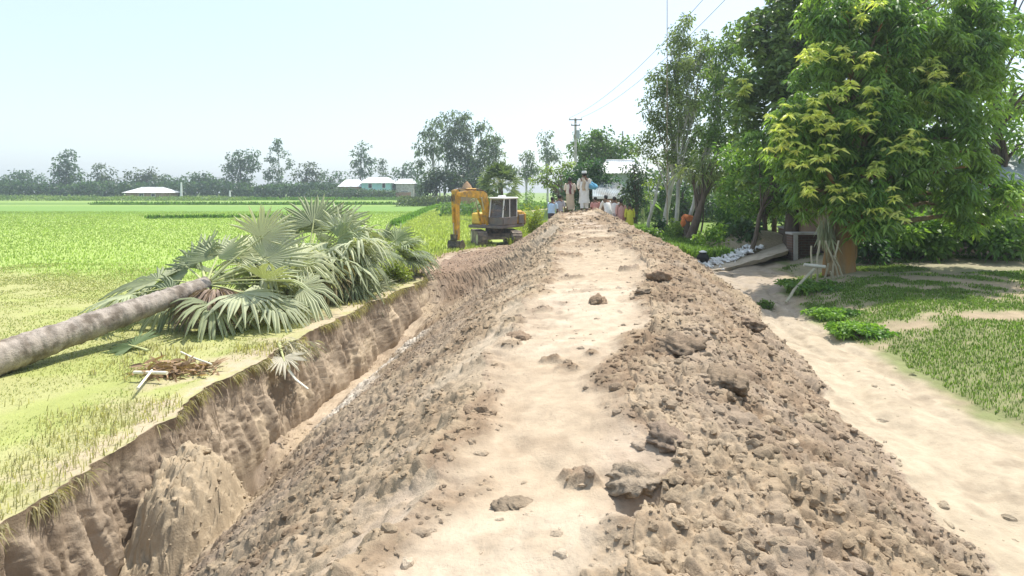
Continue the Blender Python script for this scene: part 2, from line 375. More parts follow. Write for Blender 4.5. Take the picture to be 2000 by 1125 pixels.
    gb = lerp(np.broadcast_to(np.array([.34, .27, .18]), C.shape), np.array([.2, .215, .095]), sstep(.36, .57, n1 * .6 + n2 * .4))
    pg = np.where(S == 10, sstep(.78, 1.0, T + .35 * (n1 - .5)), 1.)
    pc2 = lerp(pc, gb, pg); pc2 = lerp(pc2, np.array([.31, .275, .19]), ((S >= 11)).astype(float) * sstep(13, 16, YY) * (1 - sstep(24, 28, YY)) * .85)
    pc2 = lerp(pc2, np.array([.14, .2, .05]), sstep(24, 30, YY) * (S >= 10))
    C = np.where(((S >= 10) & (rough < .5))[..., None], pc2, C)
    farv = sstep(34, 46, YY)
    fg = lerp(np.broadcast_to(np.array([.16, .23, .06]), C.shape), np.array([.5, .42, .28]), ((S == 7)).astype(float) * .9)
    C = np.where((S > 3)[..., None], lerp(C, fg, farv), C)
    C = C * (1 + .10 * (n3 - .5))[..., None]
    V = np.stack([X, YY, Z], -1).reshape(-1, 3); Cf = C.reshape(-1, 3)
    idx = np.arange(ny * nx).reshape(ny, nx)
    Q = np.stack([idx[:-1, :-1], idx[:-1, 1:], idx[1:, 1:], idx[1:, :-1]], -1)
    sq = seg[:-1]
    def part(name, sel, mat):
        q = Q[:, sel].reshape(-1, 4); u, inv = np.unique(q, return_inverse=True)
        o = MB().add(V[u], inv.reshape(-1, 4), 0, Cf[u]).build(name, mat, smooth=True); tag(o, kind='structure'); return o
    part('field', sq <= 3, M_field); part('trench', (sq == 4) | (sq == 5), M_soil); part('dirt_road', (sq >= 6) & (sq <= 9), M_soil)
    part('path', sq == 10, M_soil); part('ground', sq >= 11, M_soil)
    return dict(X=X, Y=YY, Z=Z, S=S, T=T, rough=rough, C=C)
G = build_ground()
GT = None
def surf(i, j): return np.stack([G['X'][i, j], G['Y'][i, j], G['Z'][i, j]], -1)

# ---------------------------------------------------------------- loose clods (uncountable) and named clods
import bmesh
bm = bmesh.new(); bmesh.ops.create_icosphere(bm, subdivisions=2, radius=1)
ICO_V = np.array([v.co[:] for v in bm.verts]); ICO_F = np.array([[v.index for v in f.verts] for f in bm.faces]); bm.free()
bm = bmesh.new(); bmesh.ops.create_icosphere(bm, subdivisions=1, radius=1)
IC1_V = np.array([v.co[:] for v in bm.verts]); IC1_F = np.array([[v.index for v in f.verts] for f in bm.faces]); bm.free()
bm = bmesh.new(); bmesh.ops.create_icosphere(bm, subdivisions=4, radius=1)
IC4_V = np.array([v.co[:] for v in bm.verts]); IC4_F = np.array([[v.index for v in f.verts] for f in bm.faces]); bm.free()
def rotz(a): c, s = math.cos(a), math.sin(a); return np.array([[c, -s, 0], [s, c, 0], [0, 0, 1]])
def rrot():
    q = rng.normal(size=4); q /= np.linalg.norm(q); w, x, y, z = q
    return np.array([[1-2*(y*y+z*z), 2*(x*y-z*w), 2*(x*z+y*w)], [2*(x*y+z*w), 1-2*(x*x+z*z), 2*(y*z-x*w)], [2*(x*z-y*w), 2*(y*z+x*w), 1-2*(x*x+y*y)]])
def clod_v(V, rough=.6, s=None):
    s = int(rng.integers(1, 9999)) if s is None else s
    n = fbm(V[:, 0] * 1.6 + V[:, 2] * 1.1 + 9, V[:, 1] * 1.6 - V[:, 2] * .9 + 9, s, 3) - .5
    n2 = fbm(V[:, 0] * 4 + V[:, 2] * 3 + 9, V[:, 1] * 4 - V[:, 2] * 2.6 + 9, s + 3, 3) - .5
    v = V * (1 + 1.6 * rough * n + .6 * rough * n2)[:, None]
    for _ in range(2):   # broken faces
        d = rng.normal(size=3); d /= np.linalg.norm(d); k = v @ d; lim = rng.uniform(.62, .95); v = v - np.clip(k - lim, 0, None)[:, None] * d * .8
    return v
protos = [clod_v(ICO_V) for _ in range(14)]; protos1 = [clod_v(IC1_V) for _ in range(12)]
def scatter_clods():
    mb = MB(); X, Y, Z, S, T, ro = (G[k] for k in ('X', 'Y', 'Z', 'S', 'T', 'rough'))
    # area of each grid cell so that the scatter is even on the ground
    a = np.zeros_like(X); a[:-1, :-1] = np.abs((X[:-1, 1:] - X[:-1, :-1]) * (Y[1:, :-1] - Y[:-1, :-1]))
    w = a * (ro ** 2 + .035 * (S == 10) * sstep(.45, .6, fbm(X * .9, Y * .9, 411, 3)) + .10 * (S == 7) * sstep(.4, .6, fbm(X * .7, Y * .7, 313, 3))) * ((S >= 5) & (S <= 10) | (S == 3)) * (Y > 1.5) * (Y < 33) * (np.clip(9. / np.maximum(Y, 3), .35, 2) ** 1.3)
    w = w * np.where(S == 6, .9, 1.5) * np.where((S == 10), 2., 1)
    w = np.where(Y < 12, w, w * np.where(S == 6, 1, 1.2))
    p = w.ravel() / w.sum(); n = 24000
    ids = rng.choice(p.size, n, p=p)
    vs = surf(*np.unravel_index(ids, X.shape)); cs = G['C'].reshape(-1, 3)[ids]; ss = S.ravel()[ids]
    for k in range(n):
        q = vs[k]; y = q[1]
        big = ss[k] >= 7
        r = (.007 + .013 * rng.random() ** 3 + (.034 * rng.random() ** 9 if big else .022 * rng.random() ** 9)) * (1 + y * .05)
        if y < 9 and r > .022: v = protos[rng.integers(14)]; f = ICO_F
        else: v = protos1[rng.integers(12)]; f = IC1_F
        sc = np.array([1.25, rng.uniform(.6, 1), rng.uniform(.42, .85)]) * r
        v = (v @ rrot().T * sc) @ rotz(rng.uniform(0, 6.3)).T + q + np.array([0, 0, -r * .12])
        c = cs[k] * rng.uniform(.88, 1.22)
        mb.add(v, f, 0, c)
    tag(mb.build('soil_clods', M_clod), 'loose brown soil crumbs scattered over the freshly dug road slopes', 'loose soil', kind='stuff')
scatter_clods()
def gsurf(px, py):
    """the ground point seen at a pixel"""
    X, Y, Z = G['X'], G['Y'], G['Z']; m = (Y > 1) & (Y < 60)
    d = np.where(m, ((X / np.where(m, Y, 1) * F + CX) - px) ** 2 + (((CZ - Z) / np.where(m, Y, 1) * F + HY) - py) ** 2, 1e12)
    k = np.flatnonzero(d.ravel() < d.min() + 16); 
    i = k[np.argmin(Y.ravel()[k])]; return np.array([X.ravel()[i], Y.ravel()[i], Z.ravel()[i]])
for px, py, r, sq, colr, lab in (
    (1170, 588, .17, .8, (.25, .18, .12), 'dark pointed soil clod standing alone on the pale middle of the road'),
    (1592, 822, .12, .75, (.36, .28, .19), 'round brown clod lying by itself on the pale side path'),
    (1600, 782, .09, .6, (.3, .22, .15), 'small brown clod at the edge of the rough bank by the side path'),
    (1243, 938, .165, .6, (.34, .27, .195), 'largest lump of soil with a pale flat top above a dark hollow'),
    (1305, 860, .15, .6, (.27, .205, .15), 'knobbly grey brown lump just behind the largest pale topped lump'),
    (1290, 545, .2, .7, (.3, .21, .14), 'dark brown clod at the far right edge of the pale road strip'),
    (1015, 655, .15, .5, (.26, .19, .13), 'flat dark clod where the left slope meets the pale road strip'),
    (1330, 680, .24, .55, (.24, .18, .125), 'broad dark lump of soil in the middle of the right hand ridge'),
    (1255, 566, .13, .5, (.26, .2, .14), 'small flat clod on the strip just left of the dark edge clod'),
    (1420, 745, .2, .6, (.25, .19, .13), 'brown lump low on the right hand slope near the side path'),
    (1000, 985, .10, .45, (.28, .22, .155), 'flat brown clod pressed into the pale strip nearest the viewer'),
    (1470, 640, .22, .6, (.25, .185, .13), 'brown lump crowning the right slope above the shaded yard path')):
    g = gsurf(px, py); v = clod_v(IC4_V, .55); bb = sum(a_ * np.abs(2 * vn(v[:, 0] * f_ + v[:, 2] * f_ * .7 + 50, v[:, 1] * f_ - v[:, 2] * f_ * .6 + 50, 7 + int(px)) - 1) for a_, f_ in ((.5, 2.2), (.3, 5.), (.2, 11.))); v = v * (.72 + .8 * bb)[:, None] * np.array([1.15, .9, sq * .8]) * r * .85
    v = v @ rotz(rng.uniform(0, 6)).T
    o = MB().add(v + g + np.array([0, 0, r * sq * .1]), IC4_F, 0, np.array(colr) * 1.0).build('soil_clod', M_clod, smooth=True, loc=g); tag(o, lab, 'soil clod', 'large clods on the road')

# ---------------------------------------------------------------- leaves and trees
def leaves(mb, base, d, ln, wd, c, droop=.3, mat=0, up=None):
    """n lanceolate leaves: base (n,3), direction d (n,3), lengths, widths, colours (n,3)"""
    n = len(base); d = d / (np.linalg.norm(d, axis=1)[:, None] + 1e-9)
    r = rng.normal(size=(n, 3)) if up is None else up + .5 * rng.normal(size=(n, 3))
    s = np.cross(d, r); s /= np.linalg.norm(s, axis=1)[:, None] + 1e-9
    ln = np.broadcast_to(ln, (n,))[:, None]; wd = np.broadcast_to(wd, (n,))[:, None]
    dz = np.array([0, 0, -1.])
    p = [base + d * ln * t + dz * ln * droop * t * t for t in (0, .38, .72, 1)]
    v = np.stack([p[0], p[1] - s * wd * .5, p[1] + s * wd * .5, p[2] - s * wd * .36, p[2] + s * wd * .36, p[3]], 1)
    k = np.arange(n)[:, None] * 6
    f4 = (k + np.array([[1, 2, 4, 3]])); f3 = np.concatenate([k + np.array([[0, 2, 1]]), k + np.array([[3, 4, 5]])])
    cc = np.repeat(c, 6, 0)
    off = mb.n; mb.v.append(v.reshape(-1, 3)); mb.c.append(cc); mb.f[4].append(f4 + off); mb.m[4].append(np.full(n, mat)); mb.f[3].append(f3 + off); mb.m[3].append(np.full(2 * n, mat)); mb.n += 6 * n
def blades(mb, base, ln, wd, c, lean=.5):
    n = len(base); a = rng.uniform(0, 6.283, n); d = np.stack([np.cos(a), np.sin(a), np.zeros(n)], 1); s = np.stack([-np.sin(a), np.cos(a), np.zeros(n)], 1)
    ln = np.broadcast_to(ln, (n,))[:, None] * rng.uniform(.6, 1.2, (n, 1)); wd = np.broadcast_to(wd, (n,))[:, None]; l = lean * rng.random((n, 1))
    up = np.array([0, 0, 1.])
    m = base + up * ln * .6 + d * ln * l * .35; t = base + up * ln * (1 - .3 * l) + d * ln * l
    v = np.stack([base - s * wd * .5, base + s * wd * .5, m + s * wd * .35, m - s * wd * .35, t], 1)
    k = np.arange(n)[:, None] * 5
    off = mb.n; mb.v.append(v.reshape(-1, 3)); mb.c.append(np.repeat(c, 5, 0)); mb.f[4].append(k + np.array([[0, 1, 2, 3]]) + off); mb.m[4].append(np.zeros(n)); mb.f[3].append(k + np.array([[3, 2, 4]]) + off); mb.m[3].append(np.zeros(n)); mb.n += 5 * n
def ball(n, shell=.6):
    d = rng.normal(size=(n, 3)); d /= np.linalg.norm(d, axis=1)[:, None]; return d * (rng.random(n) ** shell)[:, None]
def crown_pts(Y, blobs, per, depth=1.0):
    """clump centres inside blobs given as (px, py, rx, ry[, dY]) -> world points"""
    out = []; k = Y / F
    for b in blobs:
        px, py, rx, ry = b[:4]; yy = Y + (b[4] if len(b) > 4 else 0)
        n = max(3, int(per * rx * ry / 1000.))
        c = P(px, py, yy); q = ball(n, .45) * np.array([rx * k, min(rx, 1.3 * ry) * k * depth, ry * k]); out.append(c + q)
    return np.concatenate(out)
def limbs(mb, path, tips, r0, n, nseg=5, jit=.1):
    """limbs from the trunk path to some of the clump centres"""
    path = np.asarray(path, float)
    for t in tips[rng.choice(len(tips), min(n, len(tips)), replace=False)]:
        zz = path[:, 2]; k = len(path) - 1
        f = rng.uniform(.45, 1.0); z = zz[0] + (min(t[2] - .15 * abs(t[2] - zz[0]), zz[-1]) - zz[0]) * f
        s = np.array([np.interp(z, zz, path[:, i]) for i in range(3)]); fr = np.clip((z - zz[0]) / (zz[-1] - zz[0] + 1e-6), 0, 1)
        L = np.linalg.norm(t - s); u = np.linspace(0, 1, nseg)[:, None]
        m = s + (t - s) * u + np.array([0, 0, 1]) * (L * .14 * np.sin(np.pi * u)) + rng.normal(size=(nseg, 3)) * L * .03 * u
        ra = max(.012, r0 * (1 - .75 * fr) * .5 * min(1, L / 3 + .35)); mb.tube(m, np.linspace(ra, ra * .2, nseg), 5, cap=False)
def wobbly(a, b, n=9, w=.1):
    a = np.array(a, float); b = np.array(b, float); t = np.linspace(0, 1, n)[:, None]
    return a + (b - a) * t + np.sin(t * np.pi) * np.cumsum(rng.normal(size=(n, 3)) * [1, 1, .2], 0) * w * np.linalg.norm(b - a) / n
def tree(name, label, cat, Y, base, top, r0, blobs, per=6, k=40, leaf=(.16, .05), cols=((.07, .13, .03), (.1, .17, .04)), rc=.45, group=None, droop=.35, bark=None, lmat=None, nl=24,
         z0=None, whorl=False, trunks=None, depth=1.0, young=None, pend=0.):
    k_ = Y / F
    bx = (base[0] - CX) * k_; bz = gz(bx, Y) - .05 if z0 is None else z0
    root = np.array([bx, Y, bz]); tp = P(top[0], top[1], Y)
    e = empty(name, root, label, cat, group)
    tips = crown_pts(Y, blobs, per, depth)
    mb = MB(); path = wobbly(root, tp, 10, .12)
    rad = r0 * (1 - .8 * np.linspace(0, 1, 10) ** 1.1); rad[0] *= 1.35
    mb.tube(path - root, rad, 10, jit=.12); limbs(mb, path - root, tips - root, r0, nl)
    for t in trunks or ():
        a = root + np.array([(t[0] - base[0]) * k_, .15, 0]); b = P(t[1], t[2], Y); p2 = wobbly(a, b, 8, .1); mb.tube(p2 - root, np.linspace(t[3], t[3] * .3, 8), 8, jit=.1)
    mb.build('trunk', bark or M_bark, e, smooth=True)
    c0, c1 = np.array(cols[0]), np.array(cols[1]); cb = MB()
    n = len(tips); tone = rng.random(n)
    cnt = np.maximum(3, (k * rng.uniform(.45, 1.5, n)).astype(int)); ii = np.repeat(np.arange(n), cnt); m = len(ii)
    sub = ball(m, .5) * rc * np.array([1, 1, .75]); b = tips[ii] + sub
    d = sub + rng.normal(size=(m, 3)) * rc * .6 + np.array([0, 0, -pend])
    if whorl:
        nw = np.maximum(1, cnt // 9); wi = np.repeat(np.arange(n), nw); wc = tips[wi] + ball(len(wi), .5) * rc
        ii2 = np.repeat(np.arange(len(wc)), 10); m = len(ii2); ii = wi[ii2]
        a = rng.uniform(0, 6.283, m); el = rng.uniform(-.5, .5, m)
        d = np.stack([np.cos(a) * np.cos(el), np.sin(a) * np.cos(el), np.sin(el)], 1); b = wc[ii2] + d * .03
    c = c0 + (c1 - c0) * np.clip(tone[ii] + .25 * (rng.random(m) - .5), 0, 1)[:, None]
    c = c * rng.uniform(.8, 1.2, (m, 1))
    leaves(cb, b - root, d, leaf[0] * rng.uniform(.65, 1.25, m), leaf[1], c, droop)
    cb.build('crown', lmat or M_leaf, e)
    if young:
        yb = MB()
        for (px, py, rr, dy) in young:
            cc = P(px, py, Y + dy); nw = int(rr * .3) + 2; wc = cc + ball(nw, .5) * rr * k_
            for w in wc:
                q = 12; a = rng.uniform(0, 6.283, q); el = rng.uniform(-.3, .7, q); d = np.stack([np.cos(a) * np.cos(el), np.sin(a) * np.cos(el), np.sin(el)], 1)
                leaves(yb, np.repeat((w - root)[None], q, 0), d, leaf[0] * rng.uniform(.7, 1.1, q), leaf[1], (np.array([.2, .33, .07]) + (np.array([.68, .69, .24]) - np.array([.2, .33, .07])) * min(1, .4 + .9 * rng.random())) * rng.uniform(.75, 1.15, (q, 1)), .5)
        yo = yb.build('young_leaves', M_leaf, e); yo['label'] = 'pale yellow green young leaves'
    return e
MANGO = ((.09, .185, .04), (.25, .37, .08)); DARK = ((.09, .155, .055), (.21, .29, .095)); OLIVE = ((.1, .145, .06), (.2, .25, .095)); MID = ((.11, .21, .05), (.22, .34, .08)); FARC = ((.032, .072, .038), (.08, .135, .062)); LIME = ((.14, .21, .04), (.24, .31, .06))

# ================================================================ trees on the right
tree('mango_tree', 'near mango tree with thick bare trunk and yellow green young leaf tufts', 'tree', 15.2, (1640, 535), (1690, 90), .27,
     [(1610, 320, 95, 70), (1700, 300, 95, 95), (1640, 200, 110, 80), (1720, 90, 115, 95), (1810, 200, 120, 150), (1590, 250, 70, 55), (1640, 120, 70, 60), (1700, 400, 55, 40), (1578, 375, 50, 45, .5), (1860, 360, 100, 90), (1900, 80, 110, 110), (1670, 385, 55, 45, -.6), (1545, 235, 50, 40, -.4), (1760, 20, 120, 80), (1640, 40, 80, 60), (1560, 300, 60, 50), (1760, 330, 80, 70, -.5), (1700, 420, 50, 34, -.8)],
     per=4.6, k=125, leaf=(.205, .052), cols=MANGO, rc=.34, whorl=True, droop=.75, bark=M_mangobark, lmat=M_gloss, nl=46, depth=.9, trunks=[(1658, 1672, 400, .15), (1622, 1626, 410, .14), (1640, 1700, 395, .12)],
     young=[(1545, 235, 42, -1.0), (1590, 215, 34, -1.1), (1522, 278, 26, -1.0), (1603, 245, 30, -1.3), (1618, 305, 24, -1.3), (1652, 365, 28, -1.2), (1692, 235, 26, -1.4), (1703, 335, 26, -1.2), (1600, 108, 26, -1), (1668, 108, 34, -1.2), (1700, 190, 20, -1.3), (1760, 280, 40, -1.2), (1830, 150, 50, -1), (1570, 105, 20, -.9), (1560, 310, 26, -1.1), (1690, 20, 40, -1), (1640, 180, 30, -1.2), (1740, 400, 36, -1.3), (1580, 375, 20, -1.1)])
tree('jackfruit_tree', 'tall dark tree with broad glossy leaves rising behind the mango tree', 'tree', 21.5, (1545, 470), (1560, 30), .24,
     [(1505, 70, 75, 80), (1570, 20, 90, 80), (1490, 165, 65, 75), (1560, 150, 80, 90), (1525, 255, 65, 65), (1630, 30, 100, 80), (1500, 335, 55, 55), (1450, 215, 38, 60), (1590, 330, 60, 60), (1700, -30, 120, 60)],
     per=6, k=60, leaf=(.27, .12), cols=DARK, rc=.45, whorl=True, droop=.3, lmat=M_gloss, nl=34, young=[(1455, 170, 16, -.8)])
tree('shisham_tree', 'airy pale trunked tree with the leftmost grey green crown of the roadside row', 'tree', 31, (1296, 452), (1310, 95), .15,
     [(1295, 185, 32, 34), (1288, 250, 34, 36), (1308, 300, 46, 30), (1330, 95, 40, 36), (1315, 140, 36, 40), (1275, 150, 16, 22), (1264, 205, 12, 16), (1320, 225, 40, 40), (1268, 285, 22, 22), (1338, 50, 22, 20)],
     per=15, k=60, leaf=(.16, .08), cols=OLIVE, rc=.42, bark=M_palebark, nl=30, group=None)
tree('shisham_tree', 'second airy tree with a slim white trunk beside the leftmost roadside tree', 'tree', 29.5, (1316, 455), (1370, 110), .11,
     [(1362, 140, 40, 40), (1345, 200, 42, 45), (1358, 260, 46, 45), (1350, 320, 50, 34), (1385, 95, 34, 30), (1400, 160, 34, 40)],
     per=14, k=58, leaf=(.16, .08), cols=((.11, .15, .065), (.21, .26, .11)), rc=.42, bark=M_palebark, nl=26)
tree('shisham_tree', 'olive green tree between the airy pale trees and the dark broad leaved tree', 'tree', 27, (1338, 440), (1410, 150), .1,
     [(1415, 120, 34, 46), (1410, 200, 40, 50), (1402, 275, 46, 46), (1440, 260, 30, 45), (1430, 75, 22, 26), (1430, 330, 40, 40), (1385, 345, 30, 30), (1455, 155, 26, 40)],
     per=13, k=56, leaf=(.18, .085), cols=((.085, .15, .045), (.18, .26, .075)), rc=.42, bark=M_palebark, nl=24)
tree('leaning_tree', 'slim leaning pale stem with yellow green leaves at the end of the road', 'tree', 31.5, (1263, 447), (1292, 345), .11,
     [(1278, 352, 18, 22), (1268, 385, 12, 20), (1292, 330, 14, 16)], per=12, k=34, leaf=(.14, .06), cols=LIME, rc=.3, bark=M_palebark, nl=8)
tree('old_tree', 'thick dark leaning trunk with hanging creepers beside bright green shrubs', 'tree', 25, (1346, 476), (1376, 345), .23,
     [(1374, 318, 36, 22), (1395, 345, 34, 24), (1352, 340, 24, 22)], per=8, k=40, leaf=(.42, .06), cols=((.13, .18, .07), (.3, .33, .17)), rc=.4, droop=.6, nl=10, trunks=[(1356, 1366, 360, .07), (1362, 1380, 372, .05)])
tree('slender_tree', 'thin dark trunked tree leaning over the brick tanks in shade', 'tree', 23.5, (1494, 452), (1490, 300), .11,
     [(1470, 330, 45, 40), (1500, 380, 36, 40), (1455, 385, 40, 36), (1530, 400, 36, 34), (1430, 370, 30, 30), (1440, 300, 36, 34), (1500, 300, 40, 30)], per=9, k=54, leaf=(.2, .08), cols=MID, rc=.4, nl=14, trunks=[(1478, 1500, 350, .05)])
tree('slender_tree', 'slim young tree with drooping leaves right behind the brick tanks', 'tree', 22.6, (1575, 455), (1580, 330), .09,
     [(1575, 385, 40, 40), (1600, 420, 36, 30), (1555, 418, 26, 24), (1610, 360, 50, 44), (1545, 350, 40, 40)], per=8, k=50, leaf=(.24, .07), cols=MID, rc=.36, droop=.8, nl=12, whorl=True)
for px, Y, lab in ((1800, 24, 'tall bushy tree at the right behind the mud hut and mango tree'), (1960, 20, 'broad green tree farthest to the right beyond the mud hut')):
    tree('village_tree', lab, 'tree', Y, (px, 480), (px, 60), .22, [(px, 60, 110, 90), (px - 60, 180, 90, 80), (px + 60, 190, 90, 80), (px, 300, 100, 70), (px + 20, -60, 90, 60), (px - 50, 390, 60, 50)], per=3.2, k=46, leaf=(.22, .09), cols=MID, rc=.5, nl=26)
tree('litchi_tree', 'bright bushy mid green tree left of the mango crown, above the earth ramp', 'tree', 20.5, (1462, 470), (1515, 320), .09,
     [(1505, 290, 40, 40), (1545, 330, 44, 40), (1490, 350, 36, 34), (1600, 330, 50, 50), (1470, 270, 34, 36), (1560, 390, 40, 24)], per=7, k=56, leaf=(.2, .07), cols=((.1, .2, .05), (.24, .36, .09)), rc=.36, nl=16, whorl=True, droop=.6)
# trees behind the end of the road
tree('rain_tree', 'dense rounded green tree behind the electric pole at the road end', 'tree', 62, (1175, 400), (1175, 270), .3,
     [(1140, 290, 32, 30), (1178, 280, 42, 30), (1213, 296, 30, 30), (1160, 325, 52, 26), (1205, 330, 36, 22)], per=30, k=30, leaf=(.38, .2), cols=((.06, .12, .025), (.12, .2, .045)), rc=.8, nl=26)
tree('mimosa_tree', 'flat layered yellow green tree left of the electric pole', 'tree', 50, (1095, 395), (1092, 330), .16,
     [(1058, 347, 26, 8), (1085, 333, 30, 9), (1110, 345, 28, 9), (1075, 360, 26, 8), (1105, 325, 20, 8), (1045, 352, 12, 6)], per=44, k=26, leaf=(.24, .1), cols=LIME, rc=.4, nl=24)
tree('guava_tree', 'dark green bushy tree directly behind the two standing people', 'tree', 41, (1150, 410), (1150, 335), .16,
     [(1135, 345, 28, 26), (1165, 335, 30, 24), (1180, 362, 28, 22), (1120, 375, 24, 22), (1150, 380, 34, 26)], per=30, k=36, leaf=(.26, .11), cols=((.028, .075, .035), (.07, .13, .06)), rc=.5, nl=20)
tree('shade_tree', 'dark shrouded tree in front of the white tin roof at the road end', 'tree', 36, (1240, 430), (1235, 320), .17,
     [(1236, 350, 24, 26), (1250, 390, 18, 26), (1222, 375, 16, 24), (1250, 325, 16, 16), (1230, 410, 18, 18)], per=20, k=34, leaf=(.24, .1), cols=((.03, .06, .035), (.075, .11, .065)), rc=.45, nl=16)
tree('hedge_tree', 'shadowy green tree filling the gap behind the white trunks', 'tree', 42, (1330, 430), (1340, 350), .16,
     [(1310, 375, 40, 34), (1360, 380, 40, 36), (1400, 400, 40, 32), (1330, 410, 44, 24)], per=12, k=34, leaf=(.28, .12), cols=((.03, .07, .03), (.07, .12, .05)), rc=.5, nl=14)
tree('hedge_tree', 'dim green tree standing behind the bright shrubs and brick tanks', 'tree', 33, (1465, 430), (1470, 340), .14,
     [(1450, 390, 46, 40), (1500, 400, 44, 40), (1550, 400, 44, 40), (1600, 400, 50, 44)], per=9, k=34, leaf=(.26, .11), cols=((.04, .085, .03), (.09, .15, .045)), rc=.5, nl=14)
# eucalyptus group and other trees across the field
EU = ((.055, .095, .05), (.14, .185, .095))
def eu(lab, Y, base, top, blobs, trunks=None, per=48, k=20, leaf=(.55, .26), cols=EU, rc=.9, r0=.22, cat='tree', name='eucalyptus_tree', nl=18):
    return tree(name, lab, cat, Y, base, top, r0, blobs, per=per, k=k, leaf=leaf, cols=cols, rc=rc, bark=M_palebark, nl=nl, trunks=trunks, droop=.5)
eu('leftmost tree of the tall eucalyptus clump with drooping side sprays', 112, (849, 384), (838, 255), [(838, 262, 20, 18), (822, 292, 14, 12), (845, 295, 22, 22), (825, 318, 14, 14), (850, 245, 16, 14), (832, 340, 16, 14)])
eu('tallest eucalyptus with two pale stems in the clump behind the excavator arm', 110, (866, 384), (880, 232), [(875, 232, 26, 16), (892, 255, 28, 24), (868, 275, 24, 26), (902, 228, 14, 12), (885, 300, 28, 26)], trunks=[(860, 858, 300, .16)])
eu('eucalyptus with heavy bluish foliage in the middle of the clump', 108, (905, 384), (912, 250), [(912, 262, 20, 22), (905, 300, 30, 28), (922, 330, 26, 28), (890, 345, 34, 24)], cols=((.035, .065, .045), (.085, .115, .075)))
eu('eucalyptus with a narrow top right of the tallest one', 106, (938, 384), (944, 242), [(944, 248, 16, 16), (942, 278, 20, 18), (952, 305, 22, 22), (930, 320, 18, 20)])
eu('rightmost and lower eucalyptus of the clump beside the round palm', 104, (962, 384), (968, 265), [(968, 272, 15, 14), (960, 300, 18, 18), (978, 298, 10, 12)])
eu('pale wispy eucalyptus standing alone between the palm and the electric pole', 112, (1070, 390), (1066, 258), [(1066, 266, 11, 11), (1060, 282, 9, 10), (1074, 284, 9, 9), (1066, 300, 14, 14), (1084, 305, 18, 14)], per=46)
eu('low pale eucalyptus just right of the round palm', 104, (1028, 390), (1030, 295), [(1025, 302, 12, 12), (1036, 312, 13, 13), (1030, 335, 20, 16), (1010, 340, 16, 12), (1045, 340, 14, 14)], per=40)
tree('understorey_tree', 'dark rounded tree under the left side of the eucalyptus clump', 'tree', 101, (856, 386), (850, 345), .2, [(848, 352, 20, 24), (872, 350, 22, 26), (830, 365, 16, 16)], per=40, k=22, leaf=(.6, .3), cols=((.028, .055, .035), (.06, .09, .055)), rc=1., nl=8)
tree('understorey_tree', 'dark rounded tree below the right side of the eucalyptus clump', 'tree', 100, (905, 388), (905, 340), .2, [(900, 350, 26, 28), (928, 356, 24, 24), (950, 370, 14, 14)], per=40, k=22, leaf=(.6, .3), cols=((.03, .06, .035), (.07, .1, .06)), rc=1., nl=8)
# tree line far across the paddies
FT = [
 ('wide leaning crown', 'broad bushy tree behind the white roofed house at the far left', 285, [(280, 350, 22, 16), (300, 342, 14, 12), (262, 345, 16, 14)]),
 ('', 'flat topped dark clump behind the short white post', 338, [(335, 358, 24, 14), (320, 352, 14, 12), (350, 352, 10, 8)]),
 ('', 'low tree with a feathery double top right of the short white post', 392, [(378, 345, 14, 8), (402, 343, 14, 9), (390, 360, 28, 14), (418, 352, 10, 9)]),
 ('', 'small round topped tree left of the tall rounded tree', 424, [(424, 350, 9, 8), (430, 366, 18, 12)]),
 ('', 'tall rounded tree pair on the left of the far tree line', 470, [(462, 312, 18, 18), (488, 305, 17, 16), (478, 330, 30, 20), (448, 330, 10, 16), (470, 355, 34, 18), (500, 325, 10, 14)]),
 ('', 'tall gappy tree with a high tuft and a hanging right branch', 542, [(545, 282, 13, 10), (535, 290, 10, 9), (532, 310, 11, 14), (556, 300, 9, 10), (563, 318, 8, 14), (540, 340, 18, 20), (525, 345, 14, 14), (545, 362, 26, 14)]),
 ('', 'medium tree right of the tall gappy tree', 598, [(602, 325, 18, 9), (590, 340, 20, 14), (618, 345, 16, 14), (600, 362, 28, 14)]),
 ('', 'low dull tree between the medium tree and the white roofed houses', 640, [(632, 345, 14, 10), (650, 352, 16, 12), (635, 366, 22, 12)]),
 ('', 'tall conical tree rising behind the turquoise house', 705, [(708, 288, 13, 11), (702, 305, 18, 12), (712, 322, 19, 12), (692, 318, 12, 9), (705, 340, 26, 12), (722, 312, 9, 8)]),
 ('', 'small pale round tree right of the tall conical tree', 748, [(748, 318, 9, 9), (745, 332, 9, 10), (752, 342, 12, 10)]),
 ('', 'bushy tree group behind the right hand pale roof', 788, [(778, 333, 13, 11), (798, 328, 14, 9), (790, 346, 26, 12), (815, 340, 16, 14), (812, 362, 16, 14)]),
 ('', 'grey green tree standing low left of the white roofed houses', 664, [(664, 340, 12, 9), (670, 352, 14, 8)]),
 ('', 'rounded tree beyond the left edge of the paddy', 205, [(200, 340, 24, 18), (215, 358, 26, 16), (185, 356, 20, 16)]),
 ('', 'tall loose tree far out on the left', 130, [(130, 310, 20, 20), (120, 335, 22, 18), (145, 340, 20, 18), (130, 360, 34, 16)]),
 ('', 'low spreading tree farthest to the left on the tree line', 50, [(50, 345, 30, 16), (20, 355, 26, 14), (85, 358, 28, 14)]),
]
for i, (_, lab, px, bl) in enumerate(FT):
    Yd = 172 + (i * 37) % 24
    tree('far_tree', lab, 'tree', Yd, (px, 385), (px, min(b[1] for b in bl) + 6), .3, bl, per=60, k=17, leaf=(.75, .42), cols=FARC if i % 3 else ((.04, .065, .04), (.085, .11, .06)), rc=1.15, nl=10, bark=M_palebark if i in (5, 9) else M_bark, z0=-.1)
